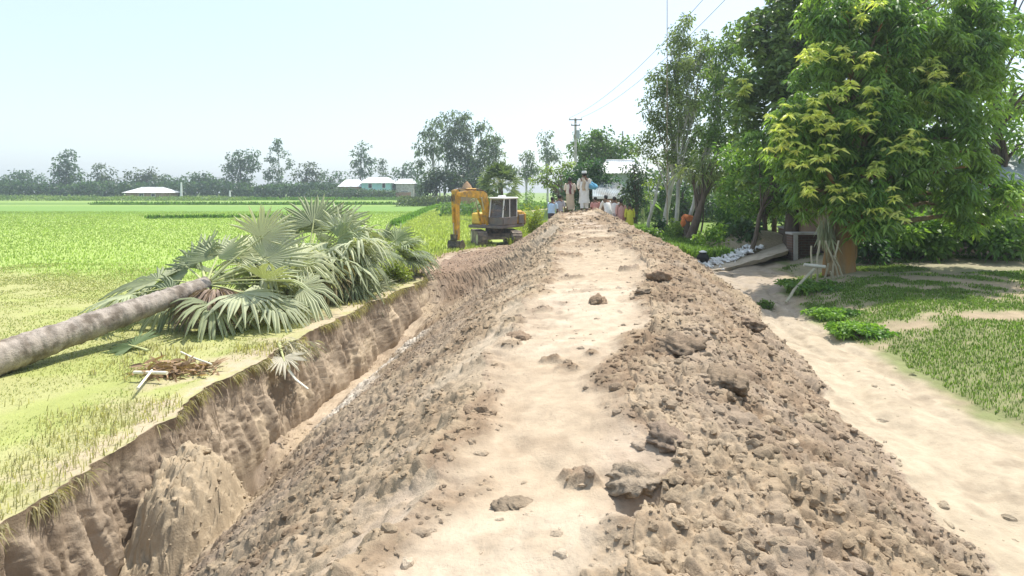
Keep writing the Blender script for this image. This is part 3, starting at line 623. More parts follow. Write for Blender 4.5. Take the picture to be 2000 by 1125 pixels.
def mass(name, lab, x0, x1, Y, h, n, cols, leaf=(.7, .4), sx=1.5, clump=3.):
    """hedge-like far vegetation nobody could count"""
    mb = MB(); xs = rng.uniform(x0, x1, n); ys = Y + rng.uniform(-4, 4, n)
    hh = h * (.45 + .75 * fbm(xs / clump, ys * .05, 5, 3)); zs = hh * rng.random(n) ** .7
    b = np.stack([xs, ys, zs], 1); t = vn(xs / 1.7, zs / 1.2, 9)
    c = np.array(cols[0]) + (np.array(cols[1]) - np.array(cols[0])) * t[:, None] * rng.uniform(.6, 1.2, (n, 1))
    leaves(mb, b, rng.normal(size=(n, 3)), leaf[0] * rng.uniform(.6, 1.3, n), leaf[1], c, .3)
    tag(mb.build(name, M_leaf), lab, 'undergrowth', kind='stuff')
mass('far_undergrowth', 'dim blue green undergrowth along the foot of the far tree line', -150, -24, 168, 5.2, 15000, FARC, (.9, .5), clump=7)
mass('bank_scrub', 'pale green scrub on the low bank before the far trees', -150, -62, 138, 1.3, 6000, ((.1, .16, .06), (.2, .26, .1)), (.6, .2), clump=5)
mass('house_scrub', 'dark bushes in front of the white roofed houses', -52, -30, 152, 3.0, 3600, ((.04, .075, .04), (.08, .12, .06)), (.6, .35), clump=3)
mass('palm_scrub', 'green scrub round the foot of the round palm', -8, 6.5, 66, 1.6, 4200, ((.06, .13, .04), (.16, .24, .07)), (.4, .16), clump=2.5)
mass('eucalyptus_scrub', 'tangled scrub at the foot of the eucalyptus clump', -19, -2, 99, 2.2, 3000, ((.06, .09, .05), (.13, .16, .08)), (.5, .22), clump=3)
mass('far_road_scrub', 'dim scrub under the trees past the end of the road', 4.5, 40, 66, 5, 6000, ((.03, .065, .03), (.08, .13, .05)), (.5, .25), clump=4)

mass('roadside_scrub', 'dense green scrub behind the white trunks right of the road', 8.6, 30, 45, 3.0, 9000, ((.05, .1, .03), (.12, .19, .05)), (.4, .18), clump=3)
# ================================================================ shrubs
def shrub(lab, px, py, Y, rx, ry, cols, leaf=(.14, .07), n=900, name='shrub', z=None):
    k = Y / F; x = (px - CX) * k; z = gz(x, Y) if z is None else z
    e = empty(name, (x, Y, z), lab, 'shrub'); hx, hz = rx * k, max(ry * k * 2, CZ - (py - ry - HY) * k - z)
    mb = MB(); st = MB(); q = ball(26, .5) * [hx, hx * .8, hz * .45] + [0, 0, hz * .52]
    for t in q[:14]: st.tube(np.array([[t[0] * .15, t[1] * .15, 0], [t[0] * .6, t[1] * .6, t[2] * .6], t]), [.014, .01, .005], 5, cap=False)
    st.build('stem', M_bark, e)
    i = rng.integers(0, 26, n); s = ball(n, .5) * [hx * .3, hx * .3, hz * .22]
    b = q[i] + s; b[:, 2] = np.maximum(b[:, 2], .02)
    c = np.array(cols[0]) + (np.array(cols[1]) - np.array(cols[0])) * rng.random((26, 1))[i] * rng.uniform(.7, 1.2, (n, 1))
    leaves(mb, b, s + rng.normal(size=(n, 3)) * .15 + [0, 0, .05], leaf[0] * rng.uniform(.6, 1.3, n), leaf[1], c, .4); mb.build('foliage', M_leaf, e)
shrub('big mid green bush in front of the dark slender trunks', 1440, 418, 24.5, 44, 42, ((.05, .13, .03), (.11, .22, .05)), n=2600)
shrub('bright yellow green shrub at the foot of the thick dark trunk', 1395, 462, 22.5, 36, 22, ((.14, .26, .04), (.24, .36, .07)), n=1500)
shrub('bright shrub left of the thick dark trunk', 1322, 458, 26, 22, 22, ((.13, .22, .04), (.24, .33, .07)), n=1000)
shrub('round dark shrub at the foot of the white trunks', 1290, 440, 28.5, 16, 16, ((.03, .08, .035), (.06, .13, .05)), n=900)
shrub('small green shrub on the slope by the leaning stem', 1272, 462, 24.5, 20, 14, ((.09, .17, .04), (.17, .26, .07)), n=700)
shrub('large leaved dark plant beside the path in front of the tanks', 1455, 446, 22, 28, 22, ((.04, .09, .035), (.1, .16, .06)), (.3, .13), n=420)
shrub('weedy green clump on the right bank nearest the bottom edge', 1684, 655, 10.0, 60, 11, ((.11, .22, .04), (.24, .38, .08)), (.075, .04), n=2400)
shrub('weedy green clump higher on the right bank', 1630, 615, 11.3, 50, 8, ((.09, .19, .04), (.2, .33, .07)), (.075, .04), n=1900)
shrub('green weeds under the bamboo stand by the mango trunk', 1580, 562, 13.8, 60, 10, ((.08, .16, .04), (.18, .28, .07)), (.1, .05), n=1800)
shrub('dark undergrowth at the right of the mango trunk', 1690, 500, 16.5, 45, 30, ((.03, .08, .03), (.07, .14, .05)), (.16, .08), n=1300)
shrub('small weed clump where the shaded yard meets the path', 1495, 592, 12.5, 16, 7, ((.1, .17, .05), (.17, .25, .08)), (.06, .03), n=500)
shrub('leafy clump at the field edge behind the fallen palms', 775, 528, 19.2, 30, 22, ((.2, .26, .06), (.32, .36, .1)), (.1, .05), n=1300)
shrub('yellow green weeds on the bank right of the excavator', 1040, 440, 34, 26, 34, ((.2, .26, .04), (.34, .38, .08)), (.16, .06), n=1800)
shrub('green shrub by the pale side track behind the excavator', 1035, 380, 58, 26, 14, ((.1, .2, .05), (.18, .28, .08)), (.2, .1), n=900)

shrub('tall leafy bush hiding the mud hut wall right of the mango trunk', 1790, 455, 17.2, 80, 52, ((.08, .17, .04), (.18, .29, .07)), (.2, .09), n=3200)
shrub('broad bush before the right end of the mud hut', 1935, 470, 16.8, 95, 48, ((.07, .15, .04), (.16, .26, .06)), (.2, .09), n=3200)
# banana clump and round palm behind the excavator
def fan(mb, o, d, up, rad, c, droop=.35, n=30, spread=2.2, cup=.3, fold=.03, split=.5):
    """one palmyra fan leaf: n pleated segments joined to half their length, free tips drooping"""
    d = d / np.linalg.norm(d); s = np.cross(d, up); s /= np.linalg.norm(s) + 1e-9; u = np.cross(s, d)
    a = np.linspace(-spread, spread, n + 1); V = []; C = []; Fq = []; Ft = []
    am = (a[:-1] + a[1:]) / 2; da = a[1] - a[0]
    for k in range(n):
        L = rad * (.72 + .28 * math.cos(am[k] * .62)) * rng.uniform(.9, 1.06)
        dr = droop * rng.uniform(.5, 1.9); tw = rng.normal() * .09 + (rng.normal() * .4 if rng.random() < .12 else 0); L = L * (rng.uniform(.55, .9) if rng.random() < .12 else 1)
        rows = []
        for t, w in ((.06, 1), (split, 1), (.78, .62), (1.0, .06)):
            for q, f in ((-.5, 0), (0, fold), (.5, 0)):
                an = am[k] + q * da * w * 1.0 + (tw * (t - split) if t > split else 0)
                p = L * t * (math.cos(an) * d + math.sin(an) * s) + u * (cup * L * t * t * abs(math.sin(am[k])) + f * min(t, .6) * 1.6)
                if t > split * .6: p = p + np.array([0, 0, -1.]) * L * dr * (t - split * .6) ** 2 * 1.3
                rows.append(o + p)
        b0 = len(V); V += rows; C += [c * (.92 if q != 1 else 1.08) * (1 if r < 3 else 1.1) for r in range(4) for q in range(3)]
        for r in range(3):
            for q in range(2):
                i = b0 + r * 3 + q; Fq.append((i, i + 1, i + 4, i + 3))
    mb.add(np.array(V), np.array(Fq), 0, np.array(C)); return mb
PALMC = [(np.array(q) * 1.4 + np.array([.05, .045, .03])) for q in ((.16, .185, .105), (.21, .235, .14), (.12, .15, .085), (.26, .28, .18), (.17, .21, .1), (.30, .31, .2))]
def frond(e, o, d, pl, rad, c, name='frond', droop=.35, spread=2.0, label=None, n=28, roll=None, sag=.1):
    """petiole from o along d, blade at its end; positions relative to the palm's base"""
    o = np.array(o, float); d = np.array(d, float); d /= np.linalg.norm(d)
    t = o + d * pl + np.array([0, 0, -1]) * sag * pl
    d2 = d + np.array([0, 0, -sag * 1.5]); d2 /= np.linalg.norm(d2)
    up = np.array([rng.normal() * .5, rng.normal() * .5 - .25, 1.]) if roll is None else np.array(roll, float)
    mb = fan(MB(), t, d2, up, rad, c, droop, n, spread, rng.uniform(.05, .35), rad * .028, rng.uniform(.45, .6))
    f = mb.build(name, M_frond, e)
    if label: f['label'] = label
    pb = MB().tube(np.array([o, o + d * pl * .5 + [0, 0, -.25 * sag * pl], t, t + d2 * rad * .3]), [.04, .026, .02, .008], 6, ry=[.02, .014, .012, .006]); p = pb.build('petiole', M_stalk, f, smooth=True)
    return f
# fallen palmyra palms
def fallen_palm(lab, root, cr, fr, trunk_r=(.3, .2), cap=None):
    root = np.array(root, float); cr = np.array(cr, float)
    e = empty('fallen_palm', root, lab, 'palm', 'uprooted palmyra palms beside the trench')
    if trunk_r:
        nb = 120; pts = wobbly(root + [0, 0, trunk_r[0] * .7], cr, nb, .012); rad = np.linspace(trunk_r[0], trunk_r[1], nb) * (1 + .10 * (rng.random(nb) - .5) + .03 * ((np.arange(nb) % 5) == 0)) * (1 + .08 * (vn(np.arange(nb) * .13, np.zeros(nb), 5) - .5))
        MB().tube(pts - root, rad, 18, jit=.07).build('trunk', M_palmbark, e, smooth=True)
    for (d, pl, rad, ci, kw) in fr:
        o = cr - root + np.array(d) / np.linalg.norm(d) * .15
        frond(e, o, d, pl, rad, PALMC[ci] * rng.uniform(.88, 1.12), **kw)
    return e
def skirt(e, o, n, ln, c):
    mb = MB()
    a = rng.uniform(0, 6.283, n); q = np.stack([np.cos(a), np.sin(a) - .35, -.4 - rng.random(n)], 1); q /= np.linalg.norm(q, axis=1)[:, None]
    leaves(mb, np.array(o)[None] + q * .2, q + [0, 0, .35], ln * rng.uniform(.5, 1.1, n), .07, np.array(c) * rng.uniform(.6, 1.4, (n, 1)), .55); s = mb.build('dead_leaves', M_frond, e); s['label'] = 'dry brown dead leaf skirt'
# first palm: trunk comes in from the left
c1 = P(402, 556, 13.4); r1 = np.array([hx(-70, 9.3), 9.3, 0.0])
def rd(az, el): az, el = R(az), R(el); return (math.cos(el) * math.cos(az), math.cos(el) * math.sin(az), math.sin(el))
fr1 = [(rd(20, 28), 1.25, 1.15, 3, dict(droop=.1, roll=(-.2, -1, .4))), (rd(0, 10), 1.2, 1.1, 1, {}), (rd(-25, 0), 1.0, 1.05, 3, dict(droop=.6)), (rd(-55, -12), .8, 1.0, 0, dict(droop=.8)), (rd(-150, -12), .5, .95, 2, dict(droop=.9)),
       (rd(50, 5), 1.9, 1.1, 1, dict(droop=.7)), (rd(78, 30), 1.2, 1.0, 3, dict(droop=.5)), (rd(35, 18), 2.0, 1.1, 5, dict(droop=.6)), (rd(125, 30), 1.1, 1.0, 1, dict(droop=.5)), (rd(15, 2), 1.9, 1.0, 3, dict(droop=.8)), (rd(60, 40), .9, 1.0, 5, {}), (rd(95, 45), .7, .95, 0, dict(droop=.2, roll=(0, -1, .3))), (rd(140, 22), .8, 1.1, 2, dict(droop=.3, roll=(0, -1, .6))), (rd(170, 8), 1.1, 1.1, 0, dict(droop=.5)),
       (rd(200, 0), 1.3, 1.0, 1, dict(droop=.6)), (rd(110, 10), 1.0, 1.1, 2, {}), (rd(40, 8), 1.5, 1.15, 1, {}), (rd(-10, -6), 1.5, 1.0, 3, dict(droop=.7)), (rd(65, 15), 1.5, 1.1, 2, {}), (rd(30, 45), 1.5, .95, 5, dict(droop=.15, roll=(.2, -1, .1)))]
p1 = fallen_palm('felled palmyra palm whose bare grey trunk runs out to the left', r1, c1, fr1, (.29, .185))
skirt(p1, c1 - r1 + [.35, -.25, .05], 420, .85, (.3, .22, .165))
MB().add(clod_v(IC4_V, .5, 5) * [.5, .75, .7] + [-.15, 0, .3], IC4_F, 0, (.3, .22, .15)).build('root_ball', M_clod, p1, smooth=True)
# second palm: the big heap
c2 = P(600, 520, 16.8); r2 = np.array([c2[0] - .6, c2[1] + 4.6, 0])
fr2 = []
for az, el, pl, rad, ci, dr, roll in ((95, 62, 1.3, 1.15, 0, .12, (.15, -1, .2)), (75, 55, 1.35, 1.1, 1, .15, (-.2, -1, .2)), (50, 50, 1.4, 1.15, 3, .3, (-.3, -1, .3)), (120, 52, 1.2, 1.05, 0, .2, (.3, -1, .3)),
        (30, 32, 1.5, 1.2, 1, .6, None), (10, 22, 1.3, 1.1, 3, .7, None), (-8, 10, 1.35, 1.05, 0, .8, None), (150, 35, 1.2, 1.1, 1, .3, (.2, -1, .5)), (172, 18, 1.3, 1.1, 0, .5, None), (200, 6, 1.2, 1.1, 3, .5, None),
        (-30, 12, 1.2, 1.15, 1, .8, None), (-55, 8, 1.0, 1.15, 0, .7, None), (-85, 10, .7, 1.1, 3, .6, None), (-100, -4, .8, 1.25, 4, .12, (0, -.5, 1)), (-120, 8, 1.0, 1.1, 1, .6, None), (225, 12, 1.1, 1.05, 5, .4, None),
        (-20, -6, 1.3, 1.0, 2, .7, None), (60, 30, 1.7, 1.1, 2, .3, None), (100, 35, 1.5, 1.1, 2, .3, None), (20, 52, 1.2, 1.0, 5, .35, (-.4, -1, .4)), (-45, 28, .9, 1.1, 3, .9, None), (0, 42, 1.2, 1.1, 1, .6, (-.1, -1, .6)), (-70, 30, .6, 1.0, 0, .8, None), (185, 32, .9, 1.05, 0, .4, (.3, -1, .5)), (40, 12, 1.9, 1.1, 2, .6, None), (-5, 28, 1.5, 1.15, 3, .9, None)):
    kw = dict(droop=dr)
    if roll is not None: kw['roll'] = roll
    fr2.append((rd(az, el), pl, rad, ci, kw))
p2 = fallen_palm('largest heap of grey green fan fronds from a felled palmyra palm', r2, c2, fr2, (.26, .18))
for k in range(16):
    az = rng.uniform(-150, 40); frond(p2, c2 - r2 + np.array([rng.normal() * .3, rng.normal() * .3 - .2, rng.uniform(-.1, .4)]), rd(az, rng.uniform(-8, 38)), rng.uniform(.5, 1.15), rng.uniform(.85, 1.05), PALMC[int(rng.integers(6))] * rng.uniform(.85, 1.15), droop=rng.uniform(.7, 1.2))
for k in range(4): frond(p2, c2 - r2 + np.array([rng.normal() * .4, -.4, -.1]), rd(rng.uniform(-110, 20), rng.uniform(-10, 10)), rng.uniform(.6, 1.4), .8, np.array([.34, .28, .15]) * rng.uniform(.8, 1.1), droop=1.0, n=20, label='browning drooping frond')
fr_y = frond(p2, c2 - r2 + np.array([.1, -.35, .1]), rd(-25, 12), 1.1, .7, np.array([.42, .34, .12]), droop=.6, label='yellowing dead frond', n=20)
# third palm: the darker one at the back right
c3 = P(742, 500, 20.3); r3 = np.array([c3[0] - 3.2, c3[1] + 3.4, 0])
fr3 = [(rd(a, e), pl * .72, .88, ci, dict(droop=dr)) for a, e, pl, ci, dr in ((0, 30, 1.0, 4, .4), (-25, 12, 1.1, 2, .6), (20, 10, 1.3, 2, .5), (50, 40, .9, 4, .3), (95, 45, .9, 0, .3), (140, 35, .8, 2, .4), (-60, 14, .8, 4, .7), (-100, 10, .7, 0, .8), (5, 5, 1.5, 2, .6), (35, 22, 1.3, 4, .5), (-10, 0, 1.3, 2, .6), (75, 20, 1.1, 2, .4), (170, 25, .9, 0, .5), (-140, 12, .8, 1, .7), (15, 48, .9, 4, .3))]
fallen_palm('smaller darker green felled palm lying behind the big frond heap', r3, c3, fr3, (.22, .16))
# cut fronds lying apart on the grass
def lying(lab, px, py, az, c, rad=.8, el=4, lift=.08):
    g = gsurf(px, py); e = empty('cut_frond', g, lab, 'palm frond', 'cut fronds on the bank'); frond(e, (0, 0, lift), rd(az, el), .5, rad, np.array(c), name='blade', droop=.25, n=22, roll=(rng.normal() * .2, -.3, 1), sag=.04)
lying('flattened pale frond right of the big heap at the field edge', 700, 562, -12, (.3, .31, .19), .8)
lying('pale cut frond lying below the middle of the big heap', 655, 575, -30, (.28, .29, .17))
lying('limp green frond on the grass at the left edge of the bank', 290, 690, 150, (.12, .17, .07), .6)
lying('crushed pale frond hanging over the lip of the trench', 545, 672, -60, (.5, .46, .36), .5, -14, .05)
# the round palm standing behind the excavator, and a banana plant
YP = 57.; e = empty('palmyra_palm', (P(978, 0, YP)[0], YP, 0), 'round headed palmyra palm standing behind the excavator', 'palm')
MB().tube(np.array([[0, 0, 0], [.05, 0, 1.6], [0, 0, 3.3]]), [.3, .24, .22], 10, jit=.1).build('trunk', M_bark, e, smooth=True)
for k in range(38):
    az = rng.uniform(0, 360); el = 75 - 120 * (k / 38) ** 1.1
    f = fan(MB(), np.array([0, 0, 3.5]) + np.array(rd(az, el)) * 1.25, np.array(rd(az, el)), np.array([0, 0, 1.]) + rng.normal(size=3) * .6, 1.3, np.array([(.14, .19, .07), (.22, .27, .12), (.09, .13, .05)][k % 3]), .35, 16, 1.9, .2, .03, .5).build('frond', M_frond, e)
    MB().tube(np.array([np.array([0, 0, 3.4]), np.array([0, 0, 3.5]) + np.array(rd(az, el)) * 1.25]), [.03, .02], 5).build('petiole', M_stalk, f)
def banana(lab, px, Y, h, n=9, cols=(.13, .22, .06), base_z=None, dead=0):
    x = P(px, 0, Y)[0]; z = gz(x, Y) if base_z is None else base_z
    e = empty('banana_plant', (x, Y, z), lab, 'banana plant')
    MB().tube(np.array([[0, 0, 0], [.02, 0, h * .3], [0, .02, h * .55]]), [.13, .11, .07], 9, jit=.1).build('stem', M_stalk, e, smooth=True)
    for k in range(n):
        az = k * 137.5; el = 70 - 45 * (k / n); d = np.array(rd(az, el)); L = h * .62 * rng.uniform(.8, 1.1); s = np.cross(d, [0, 0, 1.]); s /= np.linalg.norm(s)
        m = 8; V = []; 
        for i in range(m):
            t = i / (m - 1); p = np.array([0, 0, h * .5]) + d * L * t - np.array([0, 0, 1]) * L * .75 * t * t; w = .30 * L * .5 * math.sin(math.pi * min(1, .12 + t * .88)) ** .7 * (1 if i < m - 1 else .05)
            V += [p - s * w + [0, 0, -.05], p, p + s * w + [0, 0, -.05]]
        Fq = [(3 * i + q, 3 * i + q + 1, 3 * i + q + 4, 3 * i + q + 3) for i in range(m - 1) for q in (0, 1)]
        MB().add(V, Fq, 0, np.array(cols) * rng.uniform(.8, 1.25)).build('leaf', M_leaf, e)
banana('pale leaved banana plant left of the round palm', 948, 52, 3.6, cols=(.2, .24, .12), base_z=0)
banana('banana plant in the gap beside the leaning roadside stem', 1255, 38, 2.6, cols=(.12, .2, .06))

# ================================================================ grass and rice
def scatter_pts(sel, n, wf=None):
    X, Y, Z, S, T = (G[k] for k in ('X', 'Y', 'Z', 'S', 'T'))
    a = np.zeros_like(X); a[:-1, :-1] = np.abs((X[:-1, 1:] - X[:-1, :-1]) * (Y[1:, :-1] - Y[:-1, :-1])); a[:, -1] = 0
    w = (a * sel(X, Y, Z, S, T)).ravel(); ids = rng.choice(w.size, n, p=w / w.sum()); i, j = np.unravel_index(ids, X.shape)
    j = np.minimum(j, X.shape[1] - 2); i = np.minimum(i, X.shape[0] - 2); f = rng.random((n, 1)); g = rng.random((n, 1))
    p = surf(i, j) * (1 - f) * (1 - g) + surf(i, j + 1) * f * (1 - g) + surf(i + 1, j) * (1 - f) * g + surf(i + 1, j + 1) * f * g
    return p
isf = lambda X, Y, S: (S <= 3)
pr = lambda X, Y: (X > -9.4 - (Y - 48) * .06)
mb = MB()
p = scatter_pts(lambda X, Y, Z, S, T: (S <= 3) * (Y > 16) * (Y < 75) * (X > -1.05 * Y) * (~pr(X, Y)) * (14 / np.maximum(Y, 14)) ** .9 * sstep(15.5, 19, Y + .35 * (X + 5)), 62000)
v = vn(p[:, 0] * .25, p[:, 1] * .25, 3)[:, None]; blades(mb, p, .10, .034 * (p[:, 1] / 20) ** .8, np.array([.29, .375, .115]) * (.9 + .2 * v) * rng.uniform(.93, 1.07, (len(p), 1)), .6)
p = scatter_pts(lambda X, Y, Z, S, T: (S <= 3) * (Y > 21) * (Y < 86) * pr(X, Y) * (X < -.9 - .1 * (Y - 30)) * (14 / np.maximum(Y, 14)), 14000)
blades(mb, p, .2, .04 * (p[:, 1] / 20) ** .8, np.array([.33, .38, .12]) * rng.uniform(.8, 1.15, (len(p), 1)), .6)
tag(mb.build('rice_plants', M_grass), 'bright lime green young rice covering the paddies', 'rice', kind='stuff')
mb = MB()
lipn = lambda X, Y: fbm(X * 1.1, Y * 1.1, 95, 3)
p = scatter_pts(lambda X, Y, Z, S, T: ((S == 1) | (S == 2)) * (Y > 3.5) * (Y < 24) * (X > -20) * sstep(.25, .6, lipn(X, Y)) * (1 - sstep(18, 21, Y + .35 * (X + 5))), 80000)
blades(mb, p, .034, .011 * (p[:, 1] / 9), np.array([.33, .33, .14]) * rng.uniform(.78, 1.08, (len(p), 1)) * np.where(rng.random((len(p), 1)) < .3, np.array([[.6, .78, .55]]), 1), 1.6)
p = scatter_pts(lambda X, Y, Z, S, T: ((S == 2) | (S == 3)) * (Y > 4) * (Y < 24) * sstep(.45, .7, fbm(X * .9, Y * .9, 21, 3)), 5000)
blades(mb, p, .12, .016 * (p[:, 1] / 9), np.array([.40, .37, .2]) * rng.uniform(.7, 1.15, (len(p), 1)), 1.)
p = scatter_pts(lambda X, Y, Z, S, T: (S == 3) * (T > .45) * (Y > 3.5) * (Y < 21) * sstep(.35, .6, fbm(Y * 1.7, X * 0, 27, 3)), 5200)
p[:, 0] += .05 * rng.random(len(p)); n_ = len(p); dd = np.stack([.5 + .6 * rng.random(n_), rng.normal(size=n_) * .6, .25 - .9 * rng.random(n_)], 1)
leaves(mb, p, dd, rng.uniform(.05, .2, n_), .012, np.array([.40, .35, .2]) * rng.uniform(.5, 1.1, (n_, 1)), .8)
tag(mb.build('bank_grass', M_grass), 'short yellow green grass on the trench bank', 'grass', kind='stuff')
mb = MB()
p = scatter_pts(lambda X, Y, Z, S, T: ((S == 11) | (S == 12) | (S == 13)) * (Y > 5) * (Y < 14.5) * (X < 14) * sstep(.40, .58, .6 * fbm(X * 1.6, Y * 1.6, 5, 5) + .4 * fbm(X * .6, Y * .6, 8, 4)), 60000)
blades(mb, p, .05, .013 * (p[:, 1] / 9), np.array([.12, .19, .045]) * rng.uniform(.7, 1.5, (len(p), 1)), .9)
p = scatter_pts(lambda X, Y, Z, S, T: (S >= 11) * (Y > 12) * (Y < 20) * (X < 14) * sstep(.5, .66, fbm(X * .9, Y * .9, 421, 4)), 14000)
blades(mb, p, .06, .022, np.array([.13, .19, .055]) * rng.uniform(.7, 1.4, (len(p), 1)), 1.2)
p = scatter_pts(lambda X, Y, Z, S, T: (S >= 10) * (Y > 20.5) * (Y < 34) * (X < 14) * ((X > fT(Y) + .1)) * (X < 7.8 + .0 * Y), 12000)
blades(mb, p, .35, .045, np.array([.14, .23, .05]) * rng.uniform(.7, 1.5, (len(p), 1)), .8)
tag(mb.build('roadside_grass', M_grass), 'patchy green grass on the right bank and verge', 'grass', kind='stuff')
mb = MB()
p = scatter_pts(lambda X, Y, Z, S, T: (S <= 4) * (Y > 29) * (Y < 46) * (X > -.2) * (X < 3.6) * (np.abs(X) > 0) * ((X > fW(Y) - 2.5)), 9000)
blades(mb, p, .55, .06, np.array([.3, .36, .07]) * rng.uniform(.7, 1.3, (len(p), 1)), .7)
tag(mb.build('verge_weeds', M_grass), 'tall yellow green weeds beside the embankment right of the excavator', 'weeds', kind='stuff')
# grassy bunds between the paddies
def bund(lab, pts, w=.45, h=.28, n=1800, c=(.1, .19, .03)):
    pts = np.array(pts, float); mb = MB(); L = np.linspace(0, 1, 40); s = np.linspace(0, 1, len(pts))
    q = np.stack([np.interp(L, s, pts[:, 0]), np.interp(L, s, pts[:, 1]), np.zeros(40)], 1); q[:, 0] += .25 * (fbm(q[:, 1] * .3, q[:, 0] * .3, 7, 3) - .5)
    mb.tube(q + [0, 0, -.02], w, 8, ry=h, up=(1, .2, 0), jit=.15, c=np.array(c) * 1.0)
    e = mb.build('field_bund', M_field); tag(e, lab, 'bund', 'grassy bunds between the paddies')
    i = rng.random(n) * 39; i0 = i.astype(int); f = (i - i0)[:, None]; b = q[i0] * (1 - f) + q[np.minimum(i0 + 1, 39)] * f + rng.normal(size=(n, 3)) * [w * .5, w * .5, 0] + [0, 0, h * .6]
    g = MB(); blades(g, b, .35 * max(1, pts[0][1] / 70), .10 * max(1, pts[0][1] / 60), np.array(c) * rng.uniform(.8, 1.6, (n, 1)), .8); g.build('grass', M_grass, e)
bund('grassy bund running away at the left side of the pale paddy', [(-9.4, 47), (-10.6, 66), (-11.8, 88)])
bund('dark grassy bund along the far end of the pale paddy', [(-11.8, 88), (-6, 88.5), (1.5, 88)])
bund('long straight bund across the lime green paddies', [(-75, 105), (-40, 104), (-12, 106)])
bund('far bund below the scrub bank across the paddies', [(-110, 140), (-70, 141), (-22, 142)], .8, .4)
bund('short low bund on the left of the near lime paddy', [(-36, 58), (-28, 60), (-17, 59)], .3, .2, 900)
# ================================================================ materials for built things
M_yel = pmat('yellow_paint', (.60, .33, .04), .3, 5, .6, .25, 30, dirt=(.3, .2, .09), dscale=3.5)
M_yel2 = pmat('pale_yellow_paint', (.75, .5, .1), .18, 4, .55, .15, 30, dirt=(.4, .27, .1), dscale=2.5)
M_cab = pmat('dull_cab_paint', (.15, .135, .13), .2, 6, .6, .2, 30, dirt=(.2, .15, .12), dscale=3)
M_white = pmat('white_paint', (.8, .79, .76), .08, 5, .6, .1, 30)
M_dkmet = pmat('dark_metal', (.07, .06, .055), .4, 8, .6, .4, 30, dirt=(.2, .15, .1), dscale=4)
M_mud = pmat('muddy_track', (.15, .125, .1), .4, 8, .85, .6, 24, dirt=(.28, .22, .16), dscale=4)
M_steel = pmat('worn_steel', (.5, .48, .45), .2, 8, .35, .1, 30, metal=.7)
M_tin = pmat('bright_tin', (.78, .79, .8), .1, 1.5, .45, .05, 20, dirt=(.6, .58, .55), dscale=.8)
M_greytin = pmat('grey_tin', (.36, .4, .41), .2, 1.5, .6, .1, 20, dirt=(.28, .28, .26), dscale=1)
M_teal = pmat('turquoise_wall', (.38, .66, .64), .12, 2, .8, .1, 20)
M_brick = pmat('brick_wall', (.36, .2, .14), .3, 9, .9, .4, 20, dirt=(.3, .22, .16), dscale=1.3)
M_conc = pmat('concrete', (.48, .46, .42), .22, 4, .9, .3, 30, dirt=(.3, .28, .23), dscale=2)
M_mudw = pmat('mud_wall', (.34, .24, .15), .3, 3, .95, .5, 14, dirt=(.22, .15, .1), dscale=1.5)
M_dark = pmat('dark_opening', (.03, .03, .03), .2, 5, .8, 0)
def glassmat():
    m, nt = nodes('cab_glass'); out = N(nt, 'ShaderNodeOutputMaterial'); b = N(nt, 'ShaderNodeBsdfPrincipled'); b.inputs['Base Color'].default_value = (.10, .085, .09, 1); b.inputs['Roughness'].default_value = .12
    b.inputs['Alpha'].default_value = .75; nt.links.new(b.outputs['BSDF'], out.inputs['Surface']); return m
M_glass = glassmat()
def brickmat():
    m, nt = nodes('bricks'); L = nt.links.new; out = N(nt, 'ShaderNodeOutputMaterial'); b = N(nt, 'ShaderNodeBsdfPrincipled'); t = N(nt, 'ShaderNodeTexBrick'); tc = N(nt, 'ShaderNodeTexCoord'); mp = N(nt, 'ShaderNodeMapping')
    mp.inputs['Rotation'].default_value = (R(90), 0, 0); L(tc.outputs['Object'], mp.inputs['Vector']); L(mp.outputs['Vector'], t.inputs['Vector'])
    t.inputs['Color1'].default_value = (.15, .085, .055, 1); t.inputs['Color2'].default_value = (.1, .065, .048, 1); t.inputs['Mortar'].default_value = (.14, .12, .1, 1); t.inputs['Scale'].default_value = 1  # bricks toned down from clean red; the dark also paints shade inside the tanks
    t.inputs['Brick Width'].default_value = .25; t.inputs['Row Height'].default_value = .085; t.inputs['Mortar Size'].default_value = .012
    L(t.outputs['Color'], b.inputs['Base Color']); b.inputs['Roughness'].default_value = .95; bp = N(nt, 'ShaderNodeBump'); bp.inputs['Strength'].default_value = .6; bp.inputs['Distance'].default_value = .01; bp.invert = True; L(t.outputs['Fac'], bp.inputs['Height']); L(bp.outputs['Normal'], b.inputs['Normal'])
    L(b.outputs['BSDF'], out.inputs['Surface']); return m
M_bricks = brickmat()
def TM(loc, rz=0.): return Matrix.Translation(Vector([float(q) for q in loc])) @ Matrix.Rotation(rz, 4, 'Z')

